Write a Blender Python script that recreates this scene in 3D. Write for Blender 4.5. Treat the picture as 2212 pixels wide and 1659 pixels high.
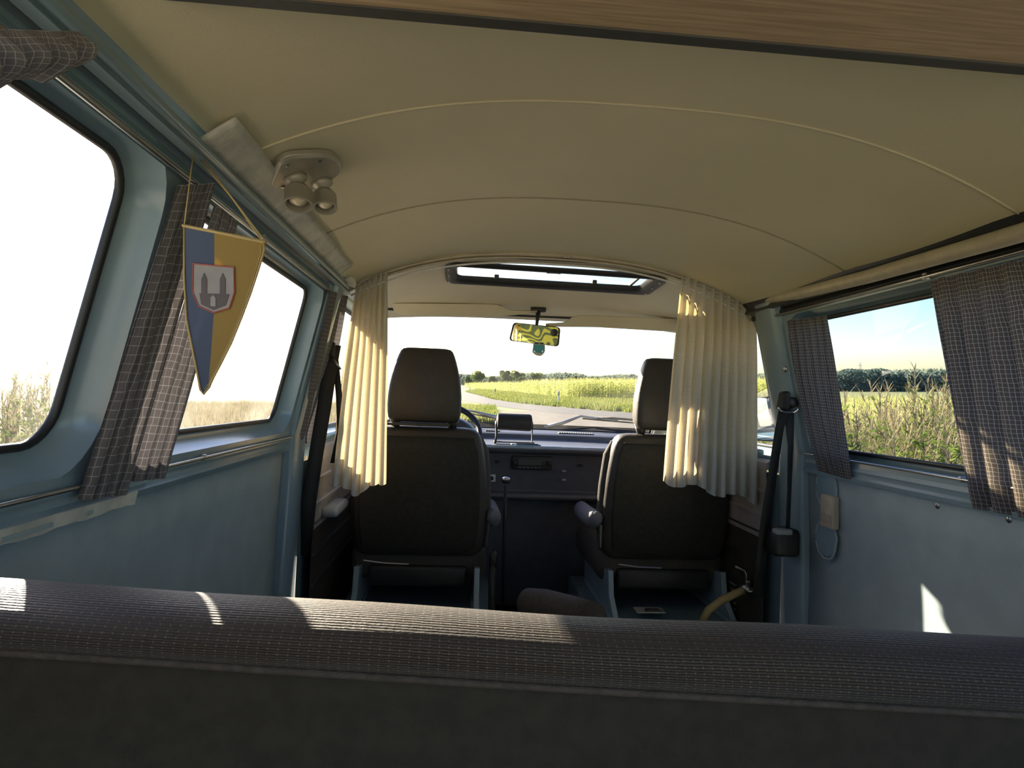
import bpy, bmesh, math, random
import numpy as np
from mathutils import Vector, Matrix, geometry
PI = math.pi
random.seed(7); rng = np.random.default_rng(7)
for o in list(bpy.data.objects): bpy.data.objects.remove(o)
sc = bpy.context.scene; COL = sc.collection

# ------------------------------------------------------------------ camera
FPX = 1300.0; CAM = Vector((-.285, 0, 1.02))
_F = Vector(((1000-1106)/FPX, -(857-829.5)/FPX, -1)).normalized()
_X = Vector((1, -.04, 0)); _X.z = -(_X.x*_F.x+_X.y*_F.y)/_F.z; _X.normalize()
_U = _X.cross(_F)
R = Matrix((_X, _F, _U))                       # camera axes -> van axes
cam = bpy.data.cameras.new('camera'); camo = bpy.data.objects.new('camera', cam); COL.objects.link(camo)
camo.matrix_world = Matrix.Translation(CAM) @ R.to_4x4()
cam.sensor_fit = 'HORIZONTAL'; cam.sensor_width = 36; cam.lens = 36*FPX/2212; cam.clip_start = .01; cam.clip_end = 3000
sc.camera = camo
# outdoors is level with the camera, the van is parked leaning a little: outdoor axes (right, ahead, up) -> van axes
RO = Matrix((R @ Vector((1, 0, 0)), R @ Vector((0, 0, -1)), R @ Vector((0, 1, 0)))).transposed()
MO = Matrix.Translation(CAM) @ RO.to_4x4() @ Matrix.Translation((0, 0, -1.5))

# ------------------------------------------------------------------ light
SUN_AZ, SUN_EL = math.radians(34), math.radians(24)          # left of the camera axis, above the horizon
sun_dir_out = Vector((-math.sin(SUN_AZ)*math.cos(SUN_EL), math.cos(SUN_AZ)*math.cos(SUN_EL), math.sin(SUN_EL)))
sun_dir = RO @ sun_dir_out
sl = bpy.data.lights.new('sun', 'SUN'); sl.energy = 19; sl.angle = math.radians(.53); sl.color = (1, .87, .68)
so = bpy.data.objects.new('sun', sl); COL.objects.link(so); so.rotation_euler = sun_dir.to_track_quat('Z', 'Y').to_euler(); so.location = (0, 0, 5)
w = bpy.data.worlds.new('world'); sc.world = w; w.use_nodes = True
nt = w.node_tree; nt.nodes.clear()
sky = nt.nodes.new('ShaderNodeTexSky'); sky.sky_type = 'NISHITA'; sky.sun_disc = False
sky.sun_elevation = SUN_EL; sky.sun_rotation = -SUN_AZ; sky.air_density = 1.0; sky.dust_density = .8; sky.ozone_density = 1.0
tc = nt.nodes.new('ShaderNodeTexCoord'); mp = nt.nodes.new('ShaderNodeMapping'); mp.vector_type = 'POINT'
mp.inputs['Rotation'].default_value = RO.transposed().to_euler()
bg = nt.nodes.new('ShaderNodeBackground'); ow = nt.nodes.new('ShaderNodeOutputWorld'); bg.inputs[1].default_value = .09
nt.links.new(tc.outputs['Generated'], mp.inputs[0]); nt.links.new(mp.outputs[0], sky.inputs[0]); gm = nt.nodes.new('ShaderNodeGamma'); gm.inputs[1].default_value = 1.45; nt.links.new(sky.outputs[0], gm.inputs[0])
tn = nt.nodes.new('ShaderNodeMix'); tn.data_type = 'RGBA'; tn.blend_type = 'MULTIPLY'; tn.inputs[0].default_value = 1; tn.inputs[7].default_value = (.86, .93, 1.12, 1); nt.links.new(gm.outputs[0], tn.inputs[6]); nt.links.new(tn.outputs[2], bg.inputs[0]); nt.links.new(bg.outputs[0], ow.inputs[0])
sc.view_settings.view_transform = 'Standard'; sc.view_settings.look = 'None'; sc.view_settings.gamma = 1; sc.view_settings.use_curve_mapping = False
sc.view_settings.exposure = 0.32
sc.cycles.max_bounces = 10; sc.cycles.diffuse_bounces = 6; sc.cycles.glossy_bounces = 4; sc.cycles.transparent_max_bounces = 16; sc.cycles.transmission_bounces = 6
sc.cycles.sample_clamp_indirect = 8; sc.cycles.caustics_reflective = False; sc.cycles.caustics_refractive = False
sc.cycles.use_denoising = True

# ------------------------------------------------------------------ pixel helpers (they only find real 3D points on known planes)
def ray(px, py): return R @ Vector(((px-1106)/FPX, -(py-829.5)/FPX, -1))
def onp(px, py, n, o):
    v = ray(px, py); n = Vector(n); t = (Vector(o)-CAM).dot(n)/v.dot(n); return CAM + v*t
def PX(px, py, x): return onp(px, py, (1, 0, 0), (x, 0, 0))
def PY(px, py, y): return onp(px, py, (0, 1, 0), (0, y, 0))
def PZ(px, py, z): return onp(px, py, (0, 0, 1), (0, 0, z))
SL = .085/.39
def wx(z): return .785 - (z-.89)*SL                    # half width of the slanted window band
def PW(px, py, s, off=0): return onp(px, py, (1, 0, s*SL), (s*(.785-off), 0, .89))
def G2(px, py):                                         # pixel -> outdoor ground (x, y)
    D = FPX*1.5/(py-829.5); return ((px-1106)/FPX*D, D)

# ------------------------------------------------------------------ materials
def nmat(name):
    m = bpy.data.materials.new(name); m.use_nodes = True; n = m.node_tree; n.nodes.clear()
    out = n.nodes.new('ShaderNodeOutputMaterial'); return m, n, out
def node(n, t, **k):
    x = n.nodes.new(t)
    for a, b in k.items():
        if a.startswith('i_'): x.inputs[a[2:].replace('_', ' ')].default_value = b
        else: setattr(x, a, b)
    return x
def rgba(c): return (*c, 1)
def noise_col(n, c1, c2, scale, detail=3, coord='Object', stretch=None, lo=.35, hi=.65):
    t = node(n, 'ShaderNodeTexCoord'); src = t.outputs[coord]
    if stretch:
        m = node(n, 'ShaderNodeMapping'); m.inputs['Scale'].default_value = stretch; n.links.new(src, m.inputs[0]); src = m.outputs[0]
    z = node(n, 'ShaderNodeTexNoise', i_Scale=scale, i_Detail=detail); n.links.new(src, z.inputs['Vector'])
    r = node(n, 'ShaderNodeValToRGB'); r.color_ramp.elements[0].position = lo; r.color_ramp.elements[1].position = hi
    r.color_ramp.elements[0].color = rgba(c1); r.color_ramp.elements[1].color = rgba(c2)
    n.links.new(z.outputs[0], r.inputs[0]); return r.outputs[0], z.outputs[0], src
def solid(name, c, rough=.6, metal=0, c2=None, scale=30, bump=0, bscale=200, spec=.5, stretch=None, sheen=0, coat=0):
    m, n, out = nmat(name); b = node(n, 'ShaderNodeBsdfPrincipled')
    b.inputs['Roughness'].default_value = rough; b.inputs['Metallic'].default_value = metal; b.inputs['Specular IOR Level'].default_value = spec
    if sheen: b.inputs['Sheen Weight'].default_value = sheen
    if coat: b.inputs['Coat Weight'].default_value = coat; b.inputs['Coat Roughness'].default_value = .15
    if c2 is None: c2 = tuple(x*.85 for x in c)
    col, fac, src = noise_col(n, c2, c, scale, 4, stretch=stretch); n.links.new(col, b.inputs['Base Color'])
    if bump:
        z = node(n, 'ShaderNodeTexNoise', i_Scale=bscale, i_Detail=2); n.links.new(src, z.inputs['Vector'])
        bp = node(n, 'ShaderNodeBump', i_Strength=bump, i_Distance=.002); n.links.new(z.outputs[0], bp.inputs['Height']); n.links.new(bp.outputs[0], b.inputs['Normal'])
    n.links.new(b.outputs[0], out.inputs[0]); return m
def glassmat(name, tint=(1, 1, 1), gloss=.06, dirt=.05, dcol=(.8, .78, .72), dscale=6, lo=.4, hi=.75):
    m, n, out = nmat(name)
    t = node(n, 'ShaderNodeBsdfTransparent'); t.inputs[0].default_value = rgba(tint)
    g = node(n, 'ShaderNodeBsdfGlossy'); g.inputs['Roughness'].default_value = .02
    d = node(n, 'ShaderNodeBsdfTranslucent'); d.inputs[0].default_value = rgba(dcol)
    a = node(n, 'ShaderNodeMixShader'); a.inputs[0].default_value = gloss
    n.links.new(t.outputs[0], a.inputs[1]); n.links.new(g.outputs[0], a.inputs[2])
    tcn = node(n, 'ShaderNodeTexCoord'); z = node(n, 'ShaderNodeTexNoise', i_Scale=dscale, i_Detail=8); n.links.new(tcn.outputs['Object'], z.inputs['Vector'])
    mr = node(n, 'ShaderNodeMapRange'); mr.inputs[1].default_value = lo; mr.inputs[2].default_value = hi; mr.inputs[3].default_value = dirt*.35; mr.inputs[4].default_value = dirt*1.8
    n.links.new(z.outputs[0], mr.inputs[0]); b = node(n, 'ShaderNodeMixShader'); n.links.new(mr.outputs[0], b.inputs[0])
    n.links.new(a.outputs[0], b.inputs[1]); n.links.new(d.outputs[0], b.inputs[2]); n.links.new(b.outputs[0], out.inputs[0]); return m
def cloth(name, c, c2, trans=.5, scale=40, weave=None, tcol=None, stretch=None):
    m, n, out = nmat(name); col, fac, src = noise_col(n, c2, c, scale, 4, coord='UV', stretch=stretch)
    d = node(n, 'ShaderNodeBsdfDiffuse'); t = node(n, 'ShaderNodeBsdfTranslucent'); mx = node(n, 'ShaderNodeMixShader'); mx.inputs[0].default_value = trans
    n.links.new(col, d.inputs[0])
    if tcol:
        t.inputs[0].default_value = rgba(tcol)
    else: n.links.new(col, t.inputs[0])
    n.links.new(d.outputs[0], mx.inputs[1]); n.links.new(t.outputs[0], mx.inputs[2]); n.links.new(mx.outputs[0], out.inputs[0]); return m
def mth(n, op, a, b=None):
    x = node(n, 'ShaderNodeMath', operation=op)
    for i, v in enumerate((a, b)):
        if v is None: continue
        if isinstance(v, (int, float)): x.inputs[i].default_value = v
        else: n.links.new(v, x.inputs[i])
    return x.outputs[0]
def uvxy(n):
    t = node(n, 'ShaderNodeTexCoord'); s = node(n, 'ShaderNodeSeparateXYZ'); n.links.new(t.outputs['UV'], s.inputs[0]); return s.outputs[0], s.outputs[1], t.outputs['UV']
def checkmat(name, base, line, cu=.012, cv=.015, lw=.11, trans=.35):
    m, n, out = nmat(name); u, v, uv = uvxy(n)
    wz = node(n, 'ShaderNodeTexNoise', i_Scale=30, i_Detail=1); n.links.new(uv, wz.inputs['Vector'])
    wob = mth(n, 'MULTIPLY', mth(n, 'SUBTRACT', wz.outputs[0], .5), .006)
    lu = mth(n, 'LESS_THAN', mth(n, 'FRACT', mth(n, 'DIVIDE', mth(n, 'ADD', u, wob), cu)), lw)
    lv = mth(n, 'LESS_THAN', mth(n, 'FRACT', mth(n, 'DIVIDE', mth(n, 'ADD', v, wob), cv)), lw*.8)
    l = mth(n, 'MAXIMUM', lu, lv)
    mx = node(n, 'ShaderNodeMix', data_type='RGBA'); n.links.new(l, mx.inputs[0]); mx.inputs[6].default_value = rgba(base); mx.inputs[7].default_value = rgba(line)
    d = node(n, 'ShaderNodeBsdfDiffuse'); t = node(n, 'ShaderNodeBsdfTranslucent'); s = node(n, 'ShaderNodeMixShader'); s.inputs[0].default_value = trans
    n.links.new(mx.outputs[2], d.inputs[0]); n.links.new(mx.outputs[2], t.inputs[0])
    n.links.new(d.outputs[0], s.inputs[1]); n.links.new(t.outputs[0], s.inputs[2]); n.links.new(s.outputs[0], out.inputs[0]); return m
def weavemat(name):
    m, n, out = nmat(name); u, v, uv = uvxy(n)
    b = node(n, 'ShaderNodeBsdfPrincipled', i_Roughness=.55); b.inputs['Specular IOR Level'].default_value = .55; b.inputs['Sheen Weight'].default_value = .08; b.inputs['Sheen Roughness'].default_value = .4
    wn_ = node(n, 'ShaderNodeTexNoise', i_Scale=160, i_Detail=2); n.links.new(uv, wn_.inputs['Vector']); v = mth(n, 'ADD', v, mth(n, 'MULTIPLY', mth(n, 'SUBTRACT', wn_.outputs[0], .5), .0016)); row = mth(n, 'DIVIDE', v, .0036); fr = mth(n, 'FRACT', row)
    rib = mth(n, 'SINE', mth(n, 'MULTIPLY', fr, PI))
    odd = mth(n, 'MODULO', mth(n, 'FLOOR', row), 2)
    ux = mth(n, 'FRACT', mth(n, 'DIVIDE', u, .0078))
    st = mth(n, 'MULTIPLY', mth(n, 'LESS_THAN', ux, .13), mth(n, 'GREATER_THAN', odd, .5))
    zz = node(n, 'ShaderNodeTexNoise', i_Scale=900, i_Detail=3); mpn = node(n, 'ShaderNodeMapping'); mpn.inputs['Scale'].default_value = (.3, 1, 1); n.links.new(uv, mpn.inputs[0]); n.links.new(mpn.outputs[0], zz.inputs['Vector'])
    h = mth(n, 'ADD', mth(n, 'ADD', mth(n, 'MULTIPLY', rib, .5), mth(n, 'MULTIPLY', st, .8)), mth(n, 'MULTIPLY', zz.outputs[0], .35))
    bp = node(n, 'ShaderNodeBump', i_Strength=.9, i_Distance=.0016); n.links.new(h, bp.inputs['Height']); n.links.new(bp.outputs[0], b.inputs['Normal'])
    mx = node(n, 'ShaderNodeMix', data_type='RGBA'); mx.inputs[6].default_value = (.05, .039, .028, 1); mx.inputs[7].default_value = (.22, .17, .10, 1)
    n.links.new(mth(n, 'MULTIPLY', st, .6), mx.inputs[0])
    m2 = node(n, 'ShaderNodeMix', data_type='RGBA'); m2.blend_type = 'MULTIPLY'; m2.inputs[0].default_value = 1
    rr = node(n, 'ShaderNodeValToRGB'); rr.color_ramp.elements[0].color = (.45, .45, .45, 1); rr.color_ramp.elements[0].position = .15; rr.color_ramp.elements[1].position = .6
    n.links.new(rib, rr.inputs[0]); n.links.new(mx.outputs[2], m2.inputs[6]); n.links.new(rr.outputs[0], m2.inputs[7]); n.links.new(m2.outputs[2], b.inputs['Base Color'])
    n.links.new(b.outputs[0], out.inputs[0]); return m
def leafmat(name, c1, c2, trans=.45, scale=.6, dry=None):
    m, n, out = nmat(name)
    col, fac, src = noise_col(n, c1, c2, scale, 4, lo=.3, hi=.7)
    g = node(n, 'ShaderNodeTexCoord')
    d = node(n, 'ShaderNodeBsdfDiffuse'); t = node(n, 'ShaderNodeBsdfTranslucent'); s = node(n, 'ShaderNodeMixShader'); s.inputs[0].default_value = trans
    n.links.new(col, d.inputs[0]); n.links.new(col, t.inputs[0]); n.links.new(d.outputs[0], s.inputs[1]); n.links.new(t.outputs[0], s.inputs[2]); n.links.new(s.outputs[0], out.inputs[0]); return m

M = dict(
    headliner=solid('headliner vinyl', (.69, .63, .43), .62, c2=(.65, .59, .40), scale=3, bump=.25, bscale=500),
    cabliner=solid('cab headliner', (.70, .64, .48), .6, c2=(.66, .60, .45), scale=5, bump=.35, bscale=420),
    piping=solid('beige piping', (.56, .5, .38), .5),
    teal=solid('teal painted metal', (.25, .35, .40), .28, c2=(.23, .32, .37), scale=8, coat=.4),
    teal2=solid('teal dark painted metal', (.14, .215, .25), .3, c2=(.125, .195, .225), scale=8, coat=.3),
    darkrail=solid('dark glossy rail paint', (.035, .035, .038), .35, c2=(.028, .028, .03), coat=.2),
    panel=solid('grey panel board', (.36, .44, .46), .75, c2=(.32, .39, .41), scale=14, bump=.4, bscale=650),
    wood=solid('brown wood veneer', (.50, .37, .23), .5, c2=(.36, .26, .155), scale=9, stretch=(1, 26, 26)),
    dedge=solid('dark edge strip', (.05, .05, .045), .5),
    black=solid('black plastic', (.022, .021, .02), .5, bump=.2, bscale=400),
    dashtop=solid('dark grainy dash vinyl', (.11, .118, .14), .4, c2=(.095, .10, .12), scale=20, bump=.4, bscale=600),
    rubber=solid('black rubber', (.02, .02, .02), .45),
    seatblack=solid('black brown seat vinyl', (.056, .046, .035), .52, c2=(.046, .037, .028), scale=20, bump=.5, bscale=300),
    seatcloth=solid('ribbed seat cloth', (.085, .072, .058), .8, c2=(.06, .05, .04), scale=120, bump=.6, bscale=700),
    backcloth=solid('black seat back cloth', (.038, .034, .024), .9, c2=(.028, .025, .018), scale=60, bump=.4, bscale=500),
    grey=solid('light grey plastic', (.35, .36, .36), .5),
    belt=solid('black belt webbing', (.022, .019, .017), .6, bump=.4, bscale=900),
    chrome=solid('chrome', (.8, .8, .8), .12, metal=1), steel=solid('dull steel', (.45, .45, .44), .35, metal=1),
    white=solid('white plastic', (.72, .72, .68), .4), paper=solid('torn white padding', (.7, .68, .6), .85, c2=(.5, .5, .45), scale=25, bump=.6, bscale=120),
    doorcard=solid('brown beige door card', (.40, .34, .28), .55, c2=(.35, .3, .24), scale=10, bump=.3, bscale=400),
    floor=solid('dark rubber floor', (.03, .028, .025), .7, bump=.3),
    bench=weavemat('dark woven bench fabric'),
    linen=cloth('beige linen', (.76, .79, .74), (.66, .69, .65), .42, 60, tcol=(.74, .56, .33), stretch=(.3, 6, 1)),
    striped=cloth('cream curtain', (.8, .7, .55), (.7, .6, .45), .6, 30, tcol=(.85, .7, .45)),
    check=checkmat('dark checked curtain cloth', (.125, .112, .113), (.52, .50, .51), .0066, .0088, .10),
    checkl=checkmat('grey checked curtain cloth', (.17, .155, .16), (.42, .40, .40), .0066, .0125, .09, .1),
    glass=glassmat('window glass', dirt=.02), ghaze=glassmat('sun glare glass', dirt=.10, dscale=5),  # left panes carry a translucent film added for sun glare and haze
    gshield=glassmat('windshield glass', gloss=.04, dirt=.02), gtint=glassmat('grey green dirty sunroof glass', (.92, .84, .62), .06, .10, (.7, .68, .5), 9),
    mirror=solid('mirror silver', (.92, .93, .92), .01, metal=1),
    blue=solid('blue plastic', (.05, .3, .55), .4), aqua=solid('turquoise print', (.08, .42, .45), .4), creamp=solid('cream print', (.75, .72, .6), .5),
    yellowc=cloth('yellow pennant cloth', (.48, .34, .12), (.44, .31, .11), .4), bluec=cloth('blue pennant cloth', (.13, .16, .23), (.12, .145, .21), .3), gold=solid('gold cord', (.55, .40, .16), .6),  # pennant cloth colours muted: haze and backlight are mixed into them
    crestw=solid('hazed white crest thread', (.33, .31, .29), .8), crestd=solid('dark crest thread', (.12, .10, .10), .8),  # crest colours dulled for the same haze and backlight
    lampm=solid('bronze grey lamp metal', (.45, .42, .34), .4, metal=.35), bulb=solid('frosted lamp bulb', (.85, .75, .55), .3), beige=solid('beige plastic socket', (.5, .43, .33), .5),
    hose=solid('yellow brown hose', (.42, .32, .14), .6), label=solid('silver sticker', (.5, .5, .48), .4),
    asphalt=solid('worn asphalt', (.05, .05, .052), .9, c2=(.036, .036, .038), scale=1.2), gravel=solid('gravel lay-by', (.095, .083, .068), .95, c2=(.06, .054, .045), scale=1.6, bump=.5, bscale=12),
    pale=solid('light bounce stone', (.62, .57, .47), .95, c2=(.5, .46, .38), scale=2, bump=.4, bscale=20),  # bright stone added as an unseen light reflector around the van
    seamd=solid('dark welt', (.36, .31, .21), .7),
    dirt=solid('sandy verge', (.26, .22, .13), .95, c2=(.2, .2, .08), scale=.8),
    grassg=solid('grass ground', (.13, .16, .04), .95, c2=(.08, .11, .03), scale=.5), dry=solid('dry meadow ground', (.36, .34, .19), .95, c2=(.25, .27, .11), scale=.3),
    blade=leafmat('grass blades', (.12, .18, .03), (.32, .32, .09)), maize=leafmat('maize leaves', (.34, .42, .10), (.82, .80, .34), .5, 2.2), tassel=leafmat('maize tassels', (.5, .44, .2), (.7, .6, .34), .3),
    treel=leafmat('tree leaves', (.10, .15, .05), (.22, .27, .10), .35, .3), bark=solid('bark', (.12, .09, .06), .9), forest=leafmat('haze tinted forest leaves', (.17, .22, .18), (.24, .29, .22), .3, .02),  # distant forest colour lightened and blued to imitate aerial haze
    hill=leafmat('haze tinted hill woods', (.09, .13, .12), (.13, .18, .15), .2, .02),  # ridge woods: distance haze put into the bluish leaf colour
    weed=leafmat('weed leaves', (.10, .18, .03), (.34, .40, .10), .4, 2), weedb=leafmat('dry weed stems', (.22, .19, .11), (.42, .37, .25), .3, 2),
    post=solid('white post plastic', (.75, .75, .72), .5), postb=solid('black post band', (.02, .02, .02), .5), metalw=solid('galvanised steel', (.4, .42, .42), .5, metal=.6),
)

# ------------------------------------------------------------------ geometry helpers
class G:
    def __init__(s): s.v = []; s.f = []; s.uv = []; s.has = False
    def add(s, vs, fs, uvs=None):
        k = len(s.v); s.v += [tuple(p) for p in vs]; s.f += [tuple(i+k for i in f) for f in fs]
        if uvs is None: s.uv += [(0, 0)]*len(vs)
        else: s.uv += list(uvs); s.has = True
        return s
    def box(s, c, d, rot=None, r=0, seg=2):
        bm = bmesh.new(); bmesh.ops.create_cube(bm, size=1); bmesh.ops.scale(bm, vec=d, verts=bm.verts)
        if r: bmesh.ops.bevel(bm, geom=bm.edges[:], offset=r, segments=seg, affect='EDGES', profile=.5)
        if rot is not None: bmesh.ops.rotate(bm, matrix=rot, verts=bm.verts)
        bm.verts.index_update(); s.add([v.co+Vector(c) for v in bm.verts], [[v.index for v in f.verts] for f in bm.faces]); bm.free(); return s
    def tube(s, pts, r, n=10, cap=True, sq=None):
        pts = [Vector(p) for p in pts]; N = len(pts); rs = r if isinstance(r, (list, tuple)) else [r]*N
        t0 = (pts[1]-pts[0]).normalized(); a = t0.cross(Vector((0, 0, 1)))
        if a.length < .1: a = t0.cross(Vector((0, 1, 0)))
        a.normalize(); vs = []
        for i, p in enumerate(pts):
            t = (pts[min(i+1, N-1)]-pts[max(i-1, 0)]).normalized(); a = (a-t*a.dot(t)).normalized(); b = t.cross(a)
            for k in range(n):
                an = 2*PI*k/n; q = (1 if sq is None else sq); vs.append(p+a*math.cos(an)*rs[i]+b*math.sin(an)*rs[i]*q)
        fs = [(i*n+k, i*n+(k+1) % n, (i+1)*n+(k+1) % n, (i+1)*n+k) for i in range(N-1) for k in range(n)]
        if cap: fs += [tuple(range(n))[::-1], tuple((N-1)*n+k for k in range(n))]
        return s.add(vs, fs)
    def loft(s, loops, closed=True, caps=False):
        n = len(loops[0]); vs = [p for l in loops for p in l]; m = n if closed else n-1
        fs = [(i*n+k, i*n+(k+1) % n, (i+1)*n+(k+1) % n, (i+1)*n+k) for i in range(len(loops)-1) for k in range(m)]
        if caps: fs += [tuple(range(n))[::-1], tuple((len(loops)-1)*n+k for k in range(n))]
        return s.add(vs, fs)
    def prism(s, pts, d):
        pts = [Vector(p) for p in pts]; d = Vector(d); return s.loft([pts, [p+d for p in pts]], True, True)
    def lathe(s, prof, o, ax, n=24):
        ax = Vector(ax).normalized(); a = ax.orthogonal().normalized(); b = ax.cross(a); o = Vector(o)
        return s.loft([[o+ax*h+(a*math.cos(2*PI*k/n)+b*math.sin(2*PI*k/n))*max(r, 1e-5) for k in range(n)] for r, h in prof], True, True)
    def surf(s, fn, nu, nv, us=(0, 1), vs_=(0, 1), uvf=None, skip=None):
        vs = []; uv = []
        U = us if len(us) > 2 else [us[0]+(us[1]-us[0])*i/nu for i in range(nu+1)]
        V = vs_ if len(vs_) > 2 else [vs_[0]+(vs_[1]-vs_[0])*j/nv for j in range(nv+1)]
        for v in V:
            for u in U: vs.append(fn(u, v)); uv.append(uvf(u, v) if uvf else (u, v))
        nn = len(U); fs = [(j*nn+i, j*nn+i+1, (j+1)*nn+i+1, (j+1)*nn+i) for j in range(len(V)-1) for i in range(nn-1) if not (skip and skip((U[i]+U[i+1])/2, (V[j]+V[j+1])/2))]
        return s.add(vs, fs, uv)
def obj(name, g, mat, parent=None, smooth=False, bevel=0, bseg=2, solid_=0, sub=0, auto=None):
    me = bpy.data.meshes.new(name); me.from_pydata([tuple(float(c) for c in p) for p in g.v], [], [tuple(int(i) for i in f) for f in g.f]); me.update()
    if g.has:
        ul = me.uv_layers.new(name='UVMap'); li = np.empty(len(me.loops), dtype=np.int32); me.loops.foreach_get('vertex_index', li)
        ul.data.foreach_set('uv', np.array(g.uv, dtype=np.float32)[li].ravel())
    me.materials.append(M[mat] if isinstance(mat, str) else mat)
    o = bpy.data.objects.new(name, me); COL.objects.link(o)
    bm = bmesh.new(); bm.from_mesh(me); bmesh.ops.recalc_face_normals(bm, faces=bm.faces) if not g.has else None; bm.to_mesh(me); bm.free()
    if parent is not None: o.parent = parent; o.matrix_parent_inverse = world_of(parent).inverted()
    if solid_: m = o.modifiers.new('solid', 'SOLIDIFY'); m.thickness = solid_; m.offset = 0
    if bevel: m = o.modifiers.new('bevel', 'BEVEL'); m.width = bevel; m.segments = bseg; m.limit_method = 'ANGLE'; m.angle_limit = .6; m.harden_normals = False
    if sub: m = o.modifiers.new('sub', 'SUBSURF'); m.levels = sub; m.render_levels = sub
    if smooth:
        me.polygons.foreach_set('use_smooth', [True]*len(me.polygons))
        if auto is not None or bevel:
            for e in me.edges: pass
            me.set_sharp_from_angle(angle=auto or .7)
    return o
def world_of(o):
    m = o.matrix_basis.copy()
    if o.parent: m = world_of(o.parent) @ o.matrix_parent_inverse @ m
    return m
def tag(o, label=None, cat=None, group=None, kind=None):
    if label: o['label'] = label
    if cat: o['category'] = cat
    if group: o['group'] = group
    if kind: o['kind'] = kind
    return o
def thing(name, label, cat, loc=(0, 0, 0), group=None):
    o = bpy.data.objects.new(name, None); COL.objects.link(o); o.empty_display_size = .05; o.location = loc; return tag(o, label, cat, group)
def struct(name, g, mat, label=None, **k):
    o = obj(name, g, mat, **k); o['kind'] = 'structure'; 
    if label: o['label'] = label; o['category'] = name.split('_')[0]
    return o
def copy_tree(o, parent=None):
    c = o.copy(); COL.objects.link(c); c.parent = parent
    for ch in list(o.children):
        if ch.name in CH_SKIP: continue
        copy_tree(ch, c)
    return c
CH_SKIP = set()
def rrect(y0, y1, z0, z1, r, n=6):                       # rounded rectangle loop in two coordinates
    out = []
    for cy, cz, a0 in ((y1-r, z1-r, 0), (y0+r, z1-r, 90), (y0+r, z0+r, 180), (y1-r, z0+r, 270)):
        for k in range(n+1):
            a = math.radians(a0+90*k/n); out.append((cy+r*math.cos(a), cz+r*math.sin(a)))
    return out
def rpoly(pts, r, n=5):                                   # polygon with rounded corners, 2D
    out = []; N = len(pts)
    for i in range(N):
        p = Vector(pts[i]); a = (Vector(pts[i-1])-p); b = (Vector(pts[(i+1) % N])-p); rr = min(r, a.length*.45, b.length*.45)
        A = p+a.normalized()*rr; B = p+b.normalized()*rr
        for k in range(n+1):
            t = k/n; q = A*(1-t)**2+p*2*t*(1-t)+B*t*t; out.append((q.x, q.y))
    return out
def grow(loop, d):
    c = [sum(p[0] for p in loop)/len(loop), sum(p[1] for p in loop)/len(loop)]
    n = len(loop); out = []
    for i in range(n):
        a = Vector(loop[i-1]); b = Vector(loop[(i+1) % n]); t = (b-a)
        t = t.normalized() if t.length > 1e-9 else Vector((1, 0)); nn = Vector((t.y, -t.x)); p = Vector(loop[i])
        if nn.dot(p-Vector(c)) < 0: nn = -nn
        q = p+nn*d; out.append((q.x, q.y))
    return out

# ================================================================== VAN SHELL
def ceil_z(x): return 1.508-.118*(abs(x)/.62)**2.6
def arc(fn, n): return [fn(i/n) for i in range(n+1)]
# rear headliner in three sewn panels with rolled seams
seams = [-.6, .955, 1.43, 2.0]
for i in range(3):
    y0, y1 = seams[i], seams[i+1]
    g = G(); g.surf(lambda u, v: (u, v, ceil_z(u)-.004*math.sin(PI*(v-y0)/(y1-y0))), 40, 8, (-.66, .66), (y0, y1))
    struct('ceiling', g, 'headliner', smooth=True)
for y in (.955, 1.43):
    g = G(); g.tube([(x, y, ceil_z(x)-.001) for x in np.linspace(-.655, .655, 48)], .0022 if y < 1 else .0016, 6); struct('trim_1' if y < 1 else 'trim_2', g, 'headliner' if y < 1 else 'seamd', smooth=True)
g = G(); g.surf(lambda u, v: (u, 1.985+.022*math.sin(v*PI)+.0*u, ceil_z(u)-.003-.013*math.sin(v*PI*.5)), 48, 6, (-.675, .7)); struct('trim_3', g, 'piping', smooth=True, solid_=.004)
# cab ceiling with the sunroof opening
def cab_z(x, y):
    t = max(0, y-2.0)/.68; return 1.494-.03*t-.072*t**2.2-(.11-.085*min(1, t*1.3))*(abs(x)/.66)**3
SR = (-.345, .395, 2.075, 2.29)
xs = sorted(set(list(np.linspace(-.72, .74, 30))+[SR[0], SR[1]])); ys = sorted(set(list(np.linspace(2.0, 2.72, 16))+[SR[2], SR[3]]))
g = G(); g.surf(lambda u, v: (u, v, cab_z(u, v)), 1, 1, xs, ys, skip=lambda u, v: SR[0] < u < SR[1] and SR[2] < v < SR[3]); struct('ceiling', g, 'cabliner', smooth=True)
# roof edge down to the window band: rounded, each side
def side_band(s, y0, y1, n=30):
    # profile from ceiling edge to top of the window plane
    prof = [(.655, 1.372), (.668, 1.352), (.662, 1.338), (.672, 1.335), (.684, 1.345), (.692, 1.336), (.688, 1.322), (wx(1.315), 1.315)]
    g = G(); g.surf(lambda u, v: (s*prof[int(u)][0], v, prof[int(u)][1]), 7, 1, list(range(8)), (y0, y1), uvf=lambda u, v: (u, v)); return g
struct('wall_left', side_band(-1, -.6, 1.98), 'teal', smooth=False, solid_=.003)
struct('wall_right', side_band(1, -.6, 1.98), 'darkrail', smooth=False, solid_=.003)

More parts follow.
